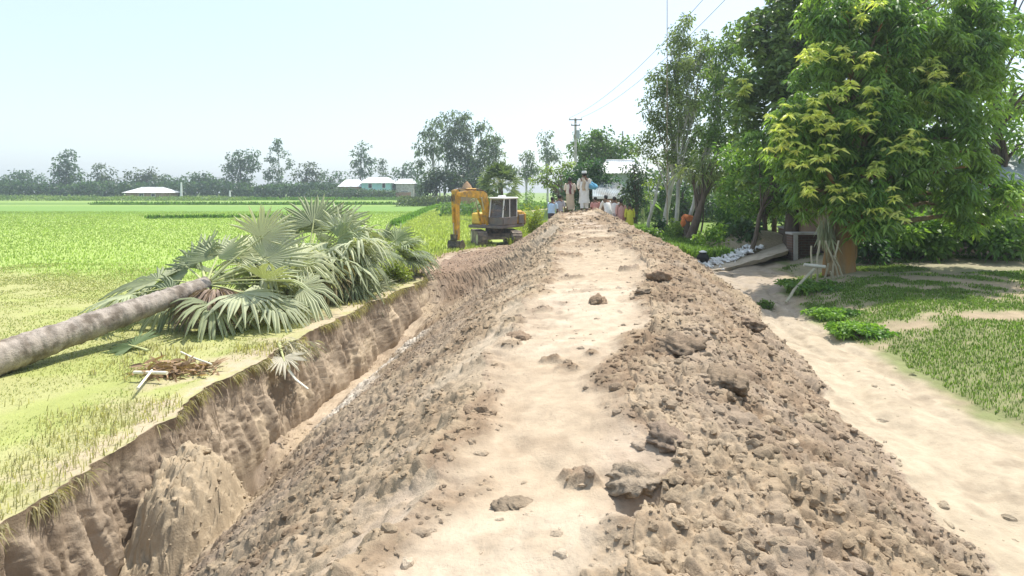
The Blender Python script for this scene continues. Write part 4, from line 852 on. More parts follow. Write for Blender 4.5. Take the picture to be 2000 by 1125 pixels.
# ================================================================ houses
def corrug(mb, a, b, c, d, n=40, amp=.025, mat=0):
    """corrugated sheet: eave a-b, ridge d-c"""
    a, b, c, d = (np.array(q, float) for q in (a, b, c, d)); nn = np.cross(b - a, d - a); nn /= np.linalg.norm(nn); V = []
    for i in range(n + 1):
        t = i / n; o = nn * amp * (1 if i % 2 else -1); V += [a + (b - a) * t + o, d + (c - d) * t + o]
    V = np.array(V); V2 = V - nn * .03; m = len(V)
    F_ = [(2 * i, 2 * i + 2, 2 * i + 3, 2 * i + 1) for i in range(n)]; F2 = [(m + 2 * i + 1, m + 2 * i + 3, m + 2 * i + 2, m + 2 * i) for i in range(n)]
    F3 = [(m + 2 * i, m + 2 * i + 2, 2 * i + 2, 2 * i) for i in range(n)]
    mb.add(np.concatenate([V, V2]), F_ + F2 + F3, mat)
def house(name, lab, x0, x1, Y, dep, ze, zr, zb, mw, mr, hip=.25, over=.5, wins=(), door=None, rz=0, zwall=None):
    w = x1 - x0; e = empty(name, ((x0 + x1) / 2, Y + dep / 2, zb), lab, 'house', rz=rz); hw, hd = w / 2 - over, dep / 2 - over; H = ze - zb
    MB().box((0, 0, H / 2), (hw * 2, hd * 2, H)).build('wall', mw, e)
    ro = MB(); W, D, Zr = w / 2, dep / 2, zr - zb; k = hip * w; He = H - .05
    corrug(ro, (-W, -D, He), (W, -D, He), (W - k, 0, Zr), (-W + k, 0, Zr), int(w * 4) + 8); corrug(ro, (W, D, He), (-W, D, He), (-W + k, 0, Zr), (W - k, 0, Zr), int(w * 4) + 8)
    corrug(ro, (W, -D, He), (W, D, He), (W - k, .03, Zr), (W - k, -.03, Zr), 20); corrug(ro, (-W, D, He), (-W, -D, He), (-W + k, -.03, Zr), (-W + k, .03, Zr), 20)
    r = ro.build('roof', mr, e); MB().tube(np.array([[-W + k, 0, Zr + .04], [W - k, 0, Zr + .04]]), [.09, .09], 8).build('ridge_cap', mr, r)
    for (fx, fz, ww, hh) in wins:
        x = -hw + fx * 2 * hw; f = MB().box((x, -hd - .03, fz), (ww, .1, hh)).build('window', M_dark, e); fm = MB()
        for sx in (-1, 1): fm.box((x + sx * ww / 2, -hd - .06, fz), (.08, .12, hh + .16))
        fm.box((x, -hd - .065, fz + hh / 2), (ww, .1, .08)); fm.box((x, -hd - .065, fz - hh / 2), (ww, .1, .08)); fm.build('frame', M_white, f)
    if door: x = -hw + door[0] * 2 * hw; MB().box((x, -hd - .03, door[2] / 2), (door[1], .1, door[2])).build('door', M_dark, e)
    return e
Y = 160
house('village_house', 'turquoise walled house under a broad white tin roof across the paddies', hx(700, Y), hx(766, Y), Y, 8, hz(357, Y), hz(346, Y), 0, M_teal, M_tin, .2, .7, [(.3, hz(363, Y), 1.0, 1.2), (.78, hz(362, Y), .9, 1.4)], (.52, 1., 2.1))
house('village_house', 'low house with white tin roof left of the turquoise house', hx(656, Y), hx(704, Y), Y + 1, 7, hz(364, Y), hz(350, Y), 0, M_brick, M_tin, .22, .6, [(.4, 1.6, 1, 1)])
house('village_house', 'pale roofed open shed right of the turquoise house', hx(766, Y), hx(808, Y), Y + 2, 6, hz(358, Y), hz(349, Y), 0, M_conc, M_tin, .2, .5, [(.5, 1.7, 2., .8)])
house('village_house', 'long low white roofed house at the left end of the paddies', hx(236, 158), hx(325, 158), 158, 8, hz(376, 158), hz(366, 158), 0, M_mudw, M_tin, .25, .8, [(.4, 1.0, 1.2, .8), (.7, 1.0, 1., .8)])
e = empty('brick_wall', (hx(768, 155), 155, 0), 'low pinkish brick wall in front of the turquoise house', 'wall'); w = hx(802, 155) - hx(735, 155)
MB().box((0, 0, .9), (w, .25, 1.8)).build('wall', M_brick, e); cp = MB(); cp.box((0, 0, 1.87), (w + .1, .4, .14)); cp.build('coping', M_conc, e)
for k in range(6): MB().box((-w / 2 + w * k / 5, -.16, .95), (.35, .1, 1.9)).build('pier', M_brick, e)
Y = 56
house('tin_roof_house', 'white tin roofed house half hidden by trees at the end of the road', hx(1172, Y), hx(1270, Y), Y, 5, hz(337, Y), hz(312, Y), .6, M_greytin, M_tin, .2, .5, [(.5, 1.4, 1, 1)])
# low grey tin shed behind the people
Y = 40; e = empty('tin_shed', (hx(1187, Y), Y, gz(hx(1187, Y), Y)), 'low grey tin shed with pale eave beam behind the people', 'shed'); zb = gz(hx(1187, Y), Y); hw = (hx(1222, Y) - hx(1150, Y)) / 2
z1, z2 = hz(383, Y) - zb, hz(353, Y) - zb; ro = MB(); corrug(ro, (-hw, -1.6, z1), (hw, -1.6, z1), (hw * .75, 1, z2), (-hw * .75, 1, z2), 40); ro.build('roof', M_greytin, e)
MB().box((0, -1.64, z1 - .07), (hw * 2, .06, .16)).build('eave_beam', M_white, e)
MB().box((0, .9, z1 / 2), (hw * 1.9, .12, z1)).build('wall', M_brick, e)
for s in (-1, -.33, .33, 1): MB().tube(np.array([[s * hw * .95, -1.5, -.1], [s * hw * .95, -1.5, z1 - .05]]), [.06, .05], 8).build('post', M_bark, e)
# mud hut behind the mango tree
Y = 18.5; x0, x1 = hx(1648, Y), hx(2080, Y); zb = gz(x0 + .5, Y) - .05; hw = (x1 - x0) / 2; e = empty('mud_hut', ((x0 + x1) / 2, Y + 2, zb), 'brown mud walled hut with tin roof in the shade right of the mango trunk', 'hut')
MB().box((0, 0, 1.1), (hw * 2, 3.6, 2.2), bev=.04).build('wall', M_mudw, e); ro = MB()
corrug(ro, (-hw - .5, -2.4, 2.1), (hw + .5, -2.4, 2.1), (hw + .5, 0, 3.3), (-hw - .5, 0, 3.3), 60); corrug(ro, (hw + .5, 2.4, 2.1), (-hw - .5, 2.4, 2.1), (-hw - .5, 0, 3.3), (hw + .5, 0, 3.3), 60); ro.build('roof', M_greytin, e)
MB().box((.6, -1.83, .95), (.9, .08, 1.8)).build('door', M_bark, e)
MB().box((0, -1.95, .12), (hw * 2 + .4, .5, .3), bev=.05).build('plinth', M_mudw, e)

# brick tanks, ramp and yard things
def tank(lab, x, y, z, w, d, h, t=.16, frame=True):
    e = empty('brick_tank', (x, y, z), lab, 'brick tank')
    MB().box((-w / 2 + t / 2, 0, h / 2 - .1), (t * 1.5, d, h + .2)).box((w / 2 - t / 2, 0, h / 2 - .1), (t, d, h + .2)).box((0, d / 2 - t / 2, h / 2 - .1), (w - 2 * t - .08, t, h + .2)).build('wall', M_bricks, e)
    MB().box((0, -.0, h + .04), (w + .14, d + .1, .075), bev=.015).build('slab', M_conc, e)
    if frame: MB().box((-w / 2 + t * .4, -d / 2 - .03, h / 2), (.13, .05, h)).build('edge', M_conc, e)
    MB().box((0, 0, .05), (w - 2 * t - .1, d * .5, .14)).build('sill', M_bricks, e)
Y1 = 22.0; zt = gz(hx(1555, Y1), Y1); tank('open brick tank with flat concrete slab standing farther from the path', hx(1566, Y1), Y1, hz(499, Y1), hx(1604, Y1) - hx(1529, Y1), .55, hz(446, Y1) - hz(499, Y1), frame=False)
Y2 = 19.8; tank('nearer brick tank with a pale concrete rim round its dark opening', hx(1581, Y2), Y2, hz(507, Y2), hx(1618, Y2) - hx(1544, Y2), .4, hz(458, Y2) - hz(507, Y2))
tank('third brick tank half hidden behind the mango trunk', hx(1640, Y2), Y2 + .3, hz(505, Y2), 1.0, 1.1, hz(462, Y2) - hz(505, Y2))
# sloping concrete ramp
a = P(1372, 533, 17.2); b = P(1540, 488, 19.6); c_ = P(1530, 474, 21.6); d_ = P(1398, 514, 19.6)
V = [a, b, c_, d_, a - [0, 0, .10], b - [0, 0, .16], c_ - [0, 0, .5], d_ - [0, 0, .5]]
n = 14; V = []; 
for i in range(n + 1):
    t = i / n; p = a + (b - a) * t; q = d_ + (c_ - d_) * t; sag = -.06 * math.sin(math.pi * t); V += [p + [0, 0, sag + .02 * rng.normal()], q + [0, 0, sag], p - [0, -.05, .16 + .02 * rng.normal()], q - [0, 0, .6]]
Fq = [(4 * i, 4 * i + 4, 4 * i + 5, 4 * i + 1) for i in range(n)] + [(4 * i + 2, 4 * i + 6, 4 * i + 4, 4 * i) for i in range(n)] + [(4 * i + 1, 4 * i + 5, 4 * i + 7, 4 * i + 3) for i in range(n)] + [(0, 1, 3, 2), (4 * n + 2, 4 * n + 3, 4 * n + 1, 4 * n)]
M_ramp = pmat('packed_earth', (.44, .37, .28), .2, 4, .95, .4, 30, dirt=(.34, .28, .2), dscale=2)
tag(MB().add(V, Fq).build('earth_ramp', M_ramp, loc=a), 'smooth sloping earth ramp leading up to the brick tanks', 'ramp')
# yard mound behind the ramp
g0 = P(1480, 478, 22.5); V = IC4_V.copy(); V = V * (1 + .25 * (fbm(V[:, 0] * 2 + 5, V[:, 1] * 2 + 5, 3, 4) - .5))[:, None] * [2.0, 1.1, .75] ; zb = gz(g0[0], 22.5)
tag(MB().add(V, IC4_F, 0, (.4, .33, .23)).build('earth_mound', M_clod, smooth=True, loc=(-g0[0], -22.5, -zb + .1)), 'low mound of bare earth left of the brick tanks', 'mound')
bpy.data.objects['earth_mound'].location = (g0[0], 22.5, zb - .1)
me = bpy.data.objects['earth_mound'].data; cv = np.empty(len(me.vertices) * 3, np.float32); me.vertices.foreach_get('co', cv); cv = cv.reshape(-1, 3) - np.array([g0[0], 22.5, zb - .1], np.float32); me.vertices.foreach_set('co', cv.ravel()); me.update()
# white rubbish strewn beside the ramp
M_lit = pmat('white_litter', (.75, .74, .72), .15, 6, .7, .2, 30)
mb = MB()
for k in range(300):
    t = rng.random() ** .8; s = rng.normal() * .6; px = 1365 + 118 * t + rng.normal() * 7; py = 524 - 52 * t + s * 14 + rng.normal() * 3
    yy = 18.1 + 3.4 * t + rng.normal() * .45; q = P(px, 0, yy); zz = max(gz(q[0], yy), P(px, py, yy)[2] if False else gz(q[0], yy)) + .03 + .02 * rng.random() + .5 * max(0, t - .45) * .9
    l = .03 + .14 * rng.random() ** 2.2; w_ = l * rng.uniform(.25, .8); v = np.array([[-l, -w_, 0], [l, -w_ * .6, .03], [l * .8, w_, .06], [-l * .7, w_, .02], [0, 0, .09]]) * [1, 1, rng.uniform(.3, 1.5)]
    v = v @ rotz(rng.uniform(0, 6)).T; mb.add(v + [q[0], yy, zz], [(0, 1, 4), (1, 2, 4), (2, 3, 4), (3, 0, 4)], 0)
tag(mb.build('litter', M_lit), 'white scraps of rubbish strewn beside the earth ramp', 'litter', kind='stuff')
g = P(1373, 504, 19.0); g[2] = gz(g[0], g[1]); e = empty('clay_pot', g, 'small dark clay pot with pale top at the foot of the ramp', 'pot')
MB().tube(np.array([[0, 0, 0], [0, 0, .06], [0, 0, .2], [0, 0, .3], [0, 0, .36], [0, 0, .4]]), [.07, .13, .2, .17, .1, .13], 14).build('body', M_dark, e, smooth=True)
MB().tube(np.array([[0, 0, .39], [0, 0, .42], [0, 0, .46]]), [.12, .12, .03], 12).build('lid', M_white, e, smooth=True)
# bamboo stand and dead stalks under the mango tree
YB = 14.4; g = P(1600, 530, YB); zb = gz(g[0], YB); e = empty('bamboo_stand', (g[0], YB, zb), 'rickety bamboo stand with a pale crossbar under the mango tree', 'stand')
M_bam = pmat('bamboo', (.38, .345, .24), .2, 8, .6, .2, 30)
def rel(px, py, dy=0): q = P(px, py, YB + dy); return q - np.array([g[0], YB, zb])
MB().tube(np.array([rel(1570, 517), rel(1612, 521, -.1)]), [.04, .04], 8).build('crossbar', pmat('pale_pole', (.55, .52, .43), .2, 9, .7, .2, 40), e)
for a_, b_ in (((1618, 515), (1608, 556)), ((1628, 500), (1650, 548)), ((1612, 470), (1640, 520)), ((1622, 530), (1626, 558)), ((1638, 470), (1628, 512)), ((1585, 480), (1582, 548)), ((1602, 470), (1596, 520))):
    p0, p1_ = rel(*a_, -.05), rel(*b_, .1); p1_[2] = min(p1_[2], -.02); MB().tube(wobbly(p0, p1_, 6, .08), [.022] * 6, 7).build('pole', M_bam, e, smooth=True)
p0, p1_ = P(1590, 525, 14.2), P(1535, 580, 12.8); p1_[2] = gz(p1_[0], 12.8) + .03
tag(MB().tube(wobbly(p0, p1_, 7, .04) - p1_, [.03] * 7, 7).build('bamboo_pole', M_bam, smooth=True), 'loose bamboo pole slanting down the weedy bank to the yard', 'pole'); bpy.data.objects['bamboo_pole'].location = Vector([float(q) for q in p1_])
e = empty('dry_leaf_bundle', P(1612, 440, 15.0), 'bundle of drooping grey dry leaves hung beside the mango trunk', 'leaf bundle'); mb = MB(); n = 70; b = ball(n, .5) * [.2, .15, .4]
leaves(mb, b, rng.normal(size=(n, 3)) * .3 + [0, 0, -1], rng.uniform(.25, .5, n), .05, np.array([.3, .33, .22]) * rng.uniform(.6, 1.3, (n, 1)), .5); mb.build('leaves', M_frond, e)
MB().tube(np.array([[0, 0, -.2], [.05, .05, .6], [.3, .1, 1.3]]), [.02, .02, .015], 6).build('stalk', M_bam, e)
# orange cloth on a stump by the dark trunk
YO = 25.6; g = P(1340, 452, YO); zb = gz(g[0], YO); e = empty('tree_stump', (g[0], YO, zb), 'grey stump by the thick dark trunk with an orange cloth on top', 'stump'); h = hz(428, YO) - zb
MB().tube(np.array([[0, 0, -.1], [.03, 0, h * .5], [0, 0, h]]), [.2, .15, .16], 10, jit=.2).build('trunk', M_bark, e, smooth=True)
o = MB().add(clod_v(IC4_V, .8, 31) * [.24, .15, .15] + [.02, -.03, h + .03], IC4_F).add(clod_v(IC4_V, .8, 32) * [.1, .08, .2] + [-.14, -.08, h - .12], IC4_F).add(clod_v(IC4_V, .8, 33) * [.26, .07, .06] + [.32, 0, h + .06], IC4_F).build('orange_cloth', pmat('orange_cloth', (.62, .2, .07), .2, 9, .9, .2, 40), smooth=True); o.location = (g[0], YO, zb); tag(o, 'orange cloth draped over the stump by the dark trunk', 'cloth')
# poles and wires
def pole(name, lab, px, Y, top, r, mat, arms=True, z=None):
    x = hx(px, Y); zb = (gz(x, Y) if z is None else z) - .1; h = hz(top, Y) - zb; e = empty(name, (x, Y, zb), lab, 'pole'); MB().tube(np.array([[0, 0, 0], [0, 0, h * .5], [0, 0, h]]), [r, r * .85, r * .62], 10).build('post', mat, e, smooth=True)
    if arms:
        for k, w_ in ((.16, 1.3), (.7, .9)):
            a_ = MB().box((0, -.12, h - k), (w_, .09, .09)).build('crossarm', M_dkmet, e)
            for s in (-.45, 0, .45): MB().tube(np.array([[s * w_, -.12, h - k + .04], [s * w_, -.12, h - k + .12], [s * w_, -.12, h - k + .2]]), [.03, .06, .03], 8).build('insulator', M_white, a_)
        MB().tube(np.array([[.22, -.15, h - 2.0], [.22, -.15, h - 1.6], [.22, -.15, h - 1.2]]), [.16, .18, .16], 10).build('transformer', M_greytin, e)
    return np.array([x, Y, zb + h])
tA = pole('electric_pole', 'pale concrete electric pole with crossarms rising behind the standing people', 1124, 58, 231, .17, M_conc)
tB = pole('electric_pole', 'thin plain pole right of the crossarmed electric pole', 1216, 64, 256, .13, M_conc, False)
tC = pole('electric_pole', 'dark wooden pole among the trunks left of the brick tanks, its top in the leaves', 1512, 24, -130, .1, M_bark, False)
pole('boundary_post', 'taller white post at the field edge before the far trees', 354, 142, 356, .28, M_white, False, 0)
pole('boundary_post', 'short white post under the tall rounded trees', 449, 150, 372, .24, M_white, False, 0)
pole('bamboo_mast', 'thin bare bamboo mast standing above the airy roadside tree', 1303, 30, -30, .028, M_dry, False)
M_wire = pmat('wire', (.18, .18, .19), .1, 3, .6, 0)
for s, lab in ((-.55, 'thin overhead wire on the left of the two running to the electric pole'), (.55, 'thin overhead wire on the right of the two running to the electric pole')):
    a_ = tA + [s, -.12, .06]; b_ = tC + [s, -.12, .06]; t = np.linspace(0, 1, 24)[:, None]; q = a_ + (b_ - a_) * t - np.array([0, 0, 1]) * 1.1 * 4 * t * (1 - t)
    o = MB().tube(q - a_, [.014] * 24, 5).build('overhead_wire', M_wire); o.location = Vector([float(k) for k in a_]); tag(o, lab, 'wire', 'overhead wires')
# raised side track coming out of the trees behind the excavator
t = np.linspace(0, 1, 24)[:, None]; q = np.array([[-1.5, 62, .35]]) * (1 - t) ** 2 + 2 * np.array([[1.2, 53, .9]]) * t * (1 - t) + np.array([[4.6, 48, 1.5]]) * t ** 2; mb = MB()
V = []; C_k = []
for i in range(24):
    for o_, dz_, c_k in ((-2.6, None, (.2, .27, .07)), (-.9, -.04, (.2, .25, .08)), (-.7, 0, (.5, .42, .28)), (.7, 0, (.52, .43, .29)), (.9, -.04, (.2, .25, .08)), (2.6, None, (.2, .27, .07))):
        p = q[i] + np.array([o_ * .35, o_ * .94, 0]); p[2] = -.05 if dz_ is None else p[2] + dz_ + .05 * rng.normal() * (abs(o_) < 1); V.append(p); C_k.append(c_k)
tag(mb.add(V, [(6 * i + k, 6 * i + 6 + k, 6 * i + 7 + k, 6 * i + 1 + k) for i in range(23) for k in range(5)], 0, np.array(C_k)).build('side_path', M_soil, smooth=True), kind='structure')
# haystack far behind the excavator arm
YH = 92; x = hx(912, YH); e = empty('haystack', (x, YH, 0), 'reddish brown haystack showing above the excavator arm', 'haystack'); h = hz(354, YH)
MB().tube(np.array([[0, 0, 0], [0, 0, h * .3], [0, 0, h * .6], [0, 0, h * .85], [0, 0, h]]), [1.0, 1.25, 1.1, .6, .08], 18, jit=.12).build('hay', pmat('old_hay', (.34, .2, .11), .3, 4, .95, .8, 14, stretch=(1, 1, .3), bdist=.05), e, smooth=True)
# debris on the left bank and roots in the cut face
g = gsurf(340, 725); e = empty('leaf_litter', g, 'heap of dry brown palm leaves at the lip of the trench', 'leaf heap'); mb = MB(); n = 320; b = ball(n, .6) * [.75, .45, .12] + [0, 0, .08]
leaves(mb, b, rng.normal(size=(n, 3)) * [1, 1, .25], rng.uniform(.12, .4, n), .045, np.array([.3, .2, .12]) * rng.uniform(.5, 1.5, (n, 1)), .1); mb.build('dry_leaves', M_frond, e)
for px, py, px2, py2, r, lab, nm in ((263, 741, 324, 746, .028, 'straight pale cut stick lying on the leaf heap', 'cut_stick'), (352, 700, 415, 728, .015, 'thin bent pale stalk lying on the leaf heap', 'palm_stalk'), (268, 775, 300, 742, .02, 'greyish stick poking out under the leaf heap', 'cut_stick')):
    a_, b_ = gsurf(px, py), gsurf(px2, py2); a_ = a_ + [0, 0, .14]; b_ = b_ + [0, 0, .16]; o = MB().tube(wobbly(a_, b_, 6, .03) - a_, [r] * 6, 7).build(nm, M_pale, smooth=True); o.location = Vector([float(k) for k in a_]); tag(o, lab, 'stick')
g = gsurf(552, 690); Yr = g[1]
def hang(lab, pts, r, m=M_pale):
    q = np.array([P(px, py, Yr + dy) for px, py, dy in pts]); o = MB().tube(q - q[0], np.linspace(r, r * .5, len(q)), 7, ry=np.linspace(r * .5, r * .3, len(q))).build('palm_stalk', m, smooth=True); o.location = Vector([float(k) for k in q[0]]); tag(o, lab, 'stalk')
hang('long curved white palm stalk hanging down the cut face', [(553, 702, -.25), (563, 722, -.5), (578, 742, -.65), (602, 760, -.8)], .035)
hang('short pale stalk hanging left of the long white stalk', [(545, 700, -.3), (547, 715, -.45), (549, 732, -.5)], .018)
e = empty('dry_leaf_tuft', gsurf(560, 682), 'tangle of dry grey fronds spilling over the lip of the cut', 'leaf tuft'); mb = MB(); n = 240; b = ball(n, .6) * [.5, .35, .15] + [.1, 0, .05]
leaves(mb, b, rng.normal(size=(n, 3)) * [1, .8, .2] + [.4, -.2, -.2], rng.uniform(.15, .45, n), .03, np.array([.42, .38, .26]) * rng.uniform(.5, 1.4, (n, 1)), .5); mb.build('dry_leaves', M_frond, e)
mb = MB()
for k in range(90):
    yy = rng.uniform(6.5, 19); x = fW(yy) + .12; z0 = -rng.uniform(0, .25) * (fD(yy) / 1.5); L = rng.uniform(.1, .5)
    q = np.array([[x, yy, z0], [x + .06, yy + rng.normal() * .05, z0 - L * .5], [x + .1, yy + rng.normal() * .1, z0 - L]]) + [.08, 0, 0]; mb.tube(q, [.006, .005, .002], 4, cap=False)
tag(mb.build('roots', M_dry), 'thin dry roots dangling from the top of the cut face', 'roots', kind='stuff')

# ================================================================ excavator
EX = np.array([hx(968, 32), 32., 0.]); EX[2] = .02; AZ = R(-32)
ex = empty('excavator', EX, 'muddy yellow tracked excavator with dull grey cab digging at the trench end', 'excavator')
U = Matrix.Rotation(R(12), 4, 'Z')
fwd = np.array([-math.sin(R(31)), -math.cos(R(31)), 0]); rgt = np.array([fwd[1], -fwd[0], 0])
UP = Matrix(((rgt[0], fwd[0], 0, 0), (rgt[1], fwd[1], 0, 0), (0, 0, 1, 0), (0, 0, 0, 1)))          # (right, forward, up)
PR = Matrix(((rgt[0], fwd[0], 0, 0), (rgt[1], fwd[1], 0, 0), (0, 0, 1, 0), (0, 0, 0, 1)))
for s in (-1, 1):
    x = s * .92; prof = []
    for i in range(25):
        th = math.pi * i / 24; prof.append((1.05 + .37 * math.sin(th), .37 - .37 * math.cos(th)))
    for i in range(25):
        th = math.pi * i / 24; prof.append((-1.05 - .37 * math.sin(th), .37 + .37 * math.cos(th)))
    tr = MB().prism(prof, x - .24, x + .24, U).build('track', M_mud, ex)
    g_ = MB(); prof = np.array(prof + prof[:1]); seg = np.linalg.norm(np.diff(prof, axis=0), axis=1); cum = np.concatenate([[0], np.cumsum(seg)]); n = 36
    for k in range(n):
        t = cum[-1] * k / n; a_ = np.interp(t, cum, prof[:, 0]); b_ = np.interp(t, cum, prof[:, 1]); a2 = np.interp((t + .02) % cum[-1], cum, prof[:, 0]); b2 = np.interp((t + .02) % cum[-1], cum, prof[:, 1])
        th = math.atan2(b2 - b_, a2 - a_); g_.box((0, 0, 0), (.52, .13, .05), U @ Matrix.Translation((x, a_, b_)) @ Matrix.Rotation(th, 4, 'X'))
    g_.build('track_shoes', M_mud, tr)
    for yy, rr in ((1.05, .26), (-1.05, .26)):
        MB().tube(np.array([np.array(U.to_3x3() @ Vector((x - .262, yy, .37))), np.array(U.to_3x3() @ Vector((x + .262, yy, .37)))]), [rr, rr], 14).build('sprocket', M_steel, tr)
MB().box((0, 0, .48), (1.5, 1.5, .3), U, bev=.04).box((0, 0, .40), (1.35, 2.0, .14), U).build('undercarriage', M_mud, ex)
MB().tube(np.array([[0, 0, .6], [0, 0, .92]]), [.55, .55], 24).build('turntable', M_dkmet, ex)
MB().box((0, -.1, 1.0), (2.1, 2.4, .16), UP, bev=.03).build('platform', M_cab, ex)
MB().box((.72, .1, 1.4), (.6, 1.5, .62), UP, bev=.06).build('side_box', M_yel2, ex)
MB().box((-.0, -.95, 1.45), (2.05, .6, .75), UP, bev=.08).build('engine_hood', M_yel, ex)
MB().box((0, -1.42, 1.35), (2.1, .42, .8), UP, bev=.14).build('counterweight', M_yel, ex)
MB().tube(np.array([UP.to_3x3() @ Vector((.5, -.9, 1.8)), UP.to_3x3() @ Vector((.5, -.9, 2.15))]), [.05, .05], 10).build('exhaust_pipe', M_dkmet, ex)
# cab: posts, roof, lower panels, glazing
cx0, cx1, f0, f1, zb, zs, zt = -1.05, -.17, -.55, .95, 1.08, 1.52, 2.48
cab = MB()
cab.box(((cx0 + cx1) / 2, (f0 + f1) / 2, (zb + zs) / 2), (cx1 - cx0, f1 - f0, zs - zb), UP, bev=.03)
cab.build('cab', M_cab, ex); CAB = bpy.data.objects['cab']
for x, f in ((cx0, f0), (cx1, f0), (cx0, f1), (cx1, f1), (cx0, .25)): 
    top = f - (.16 if f == f1 else 0); a_ = np.array(UP.to_3x3() @ Vector((x + (.03 if x == cx0 else -.03), f - (.03 if f > 0 else -.03), zs - .02))); b_ = np.array(UP.to_3x3() @ Vector((x + (.03 if x == cx0 else -.03), top - (.03 if f > 0 else -.03), zt))); MB().tube(np.array([a_, b_]), [.034, .034], 6).build('cab_post', M_white, CAB)
MB().box(((cx0 + cx1) / 2, (f0 + f1) / 2 - .06, zt + .03), (cx1 - cx0 + .1, f1 - f0 - .02, .1), UP, bev=.04).build('cab_roof', M_white, CAB)
MB().box((-.5, .15, zt + .12), (.3, .4, .1), UP, bev=.03).build('roof_hatch', M_white, CAB)
def quad(a_, b_, c_, d_, t=.012):
    q = np.array([np.array(UP.to_3x3() @ Vector(k)) for k in (a_, b_, c_, d_)]); n_ = np.cross(q[1] - q[0], q[3] - q[0]); n_ /= np.linalg.norm(n_); return MB().add(np.concatenate([q + n_ * t, q - n_ * t]), [(0, 1, 2, 3), (7, 6, 5, 4), (0, 4, 5, 1), (1, 5, 6, 2), (2, 6, 7, 3), (3, 7, 4, 0)])
quad((cx0 + .08, f1 - .03, zs), (cx1 - .08, f1 - .03, zs), (cx1 - .08, f1 - .19, zt), (cx0 + .08, f1 - .19, zt)).build('windscreen', M_glass, CAB)
quad((cx0 + .02, .3, zs), (cx0 + .02, f1 - .08, zs), (cx0 + .02, f1 - .22, zt), (cx0 + .02, .3, zt)).build('door_window', M_glass, CAB)
quad((cx0 + .02, f0 + .08, zs), (cx0 + .02, .2, zs), (cx0 + .02, .2, zt), (cx0 + .02, f0 + .08, zt)).build('rear_side_window', M_glass, CAB)
quad((cx0 + .08, f0 + .02, zs), (cx1 - .08, f0 + .02, zs), (cx1 - .08, f0 + .02, zt), (cx0 + .08, f0 + .02, zt)).build('rear_window', M_glass, CAB)
dm = MB(); dm.box((cx0 - .012, .6, (zb + zs) / 2 + .02), (.03, .62, zs - zb - .08), UP, bev=.01); dd = dm.build('door', M_cab, CAB); MB().box((cx0 - .04, .38, zs - .08), (.03, .14, .03), UP).build('handle', M_dkmet, dd)
MB().box((-.6, -.1, 1.68), (.5, .16, .7), UP, bev=.05).box((-.6, .15, 1.55), (.5, .5, .16), UP, bev=.05).build('seat', M_dark, CAB)
MB().box((cx0 - .02, -.95, 1.36), (.05, .55, .5), UP, bev=.02).build('side_panel', M_cab, ex)
# boom, stick, bucket
def bplate(name, poly, u, w, m, par=ex, bev=False): return MB().prism(poly, u - w / 2, u + w / 2, PR, 0).build(name, m, par)
ub = .12
boom = bplate('boom', [(.5, 1.12), (.72, 1.12), (1.0, 2.05), (1.38, 2.5), (2.3, 2.58), (3.5, 2.64), (3.56, 2.72), (3.5, 2.8), (2.4, 2.92), (1.2, 2.88), (.88, 2.74), (.66, 2.15), (.42, 1.3)], ub, .3, M_yel)
MB().box((ub + .155, 2.35, 2.72), (.02, .42, .22), PR).build('name_plate', M_white, boom)
stick = bplate('stick', [(3.2, 2.62), (3.42, 2.98), (3.66, 2.94), (3.66, 2.2), (3.5, .52), (3.32, .46), (3.28, .62), (3.3, 2.1)], ub, .24, M_yel)
def cyl(par, a_, b_, r, name='hydraulic_cylinder', u=ub):
    A, B = (np.array(PR.to_3x3() @ Vector((u, *q))) for q in (a_, b_)); m_ = A + (B - A) * .55
    c = MB().tube(np.array([A, m_]), [r, r], 10).build(name, M_yel, par, smooth=True); MB().tube(np.array([m_, B]), [r * .55, r * .55], 8).build('rod', M_steel, c, smooth=True)
for u in (ub - .2, ub + .2): cyl(ex, (.95, 1.1), (1.5, 2.55), .06, u=u)
for k_, u_ in enumerate((ub - .1, ub, ub + .1)):
    q = np.array([np.array(PR.to_3x3() @ Vector((u_, *p_))) for p_ in ((.5, 1.5), (.66, 2.3), (.92, 2.86), (1.5, 2.98 + .02 * k_), (2.6, 3.0), (3.3, 3.04), (3.6, 2.9), (3.76, 2.4))]); MB().tube(q, [.022] * 8, 6).build('hose', M_dkmet, boom, smooth=True)
MB().box((ub + .22, 1.35, 2.5), (.14, .1, .12), PR, bev=.02).build('work_lamp', M_white, boom)
MB().tube(np.array([np.array(UP.to_3x3() @ Vector(p_)) for p_ in ((.98, .8, 1.05), (.98, .8, 1.95), (.98, -.6, 1.95), (.98, -.6, 1.8))]), [.02] * 4, 6).build('hand_rail', M_dkmet, ex)
MB().tube(np.array([np.array(UP.to_3x3() @ Vector(p_)) for p_ in ((-1.06, .95, 1.9), (-1.25, 1.1, 2.0))]), [.012] * 2, 5).box((0, 0, 0), (.04, .16, .24), UP @ Matrix.Translation((-1.27, 1.1, 2.0)), bev=.01).build('mirror', M_dkmet, CAB)
gm = MB()
for k_ in range(6): gm.box((-1.06, -.95, 1.22 + .07 * k_), (.03, .45, .03), UP)
gm.build('vent_grille', M_dkmet, ex)
cyl(boom, (1.75, 2.98), (3.4, 3.0), .06); cyl(stick, (3.72, 2.1), (3.62, .72), .055)
bk = []
for i in range(13):
    th = R(200 - 190 * i / 12); bk.append((3.28 + .34 * math.cos(th), .16 + .36 * math.sin(th)))
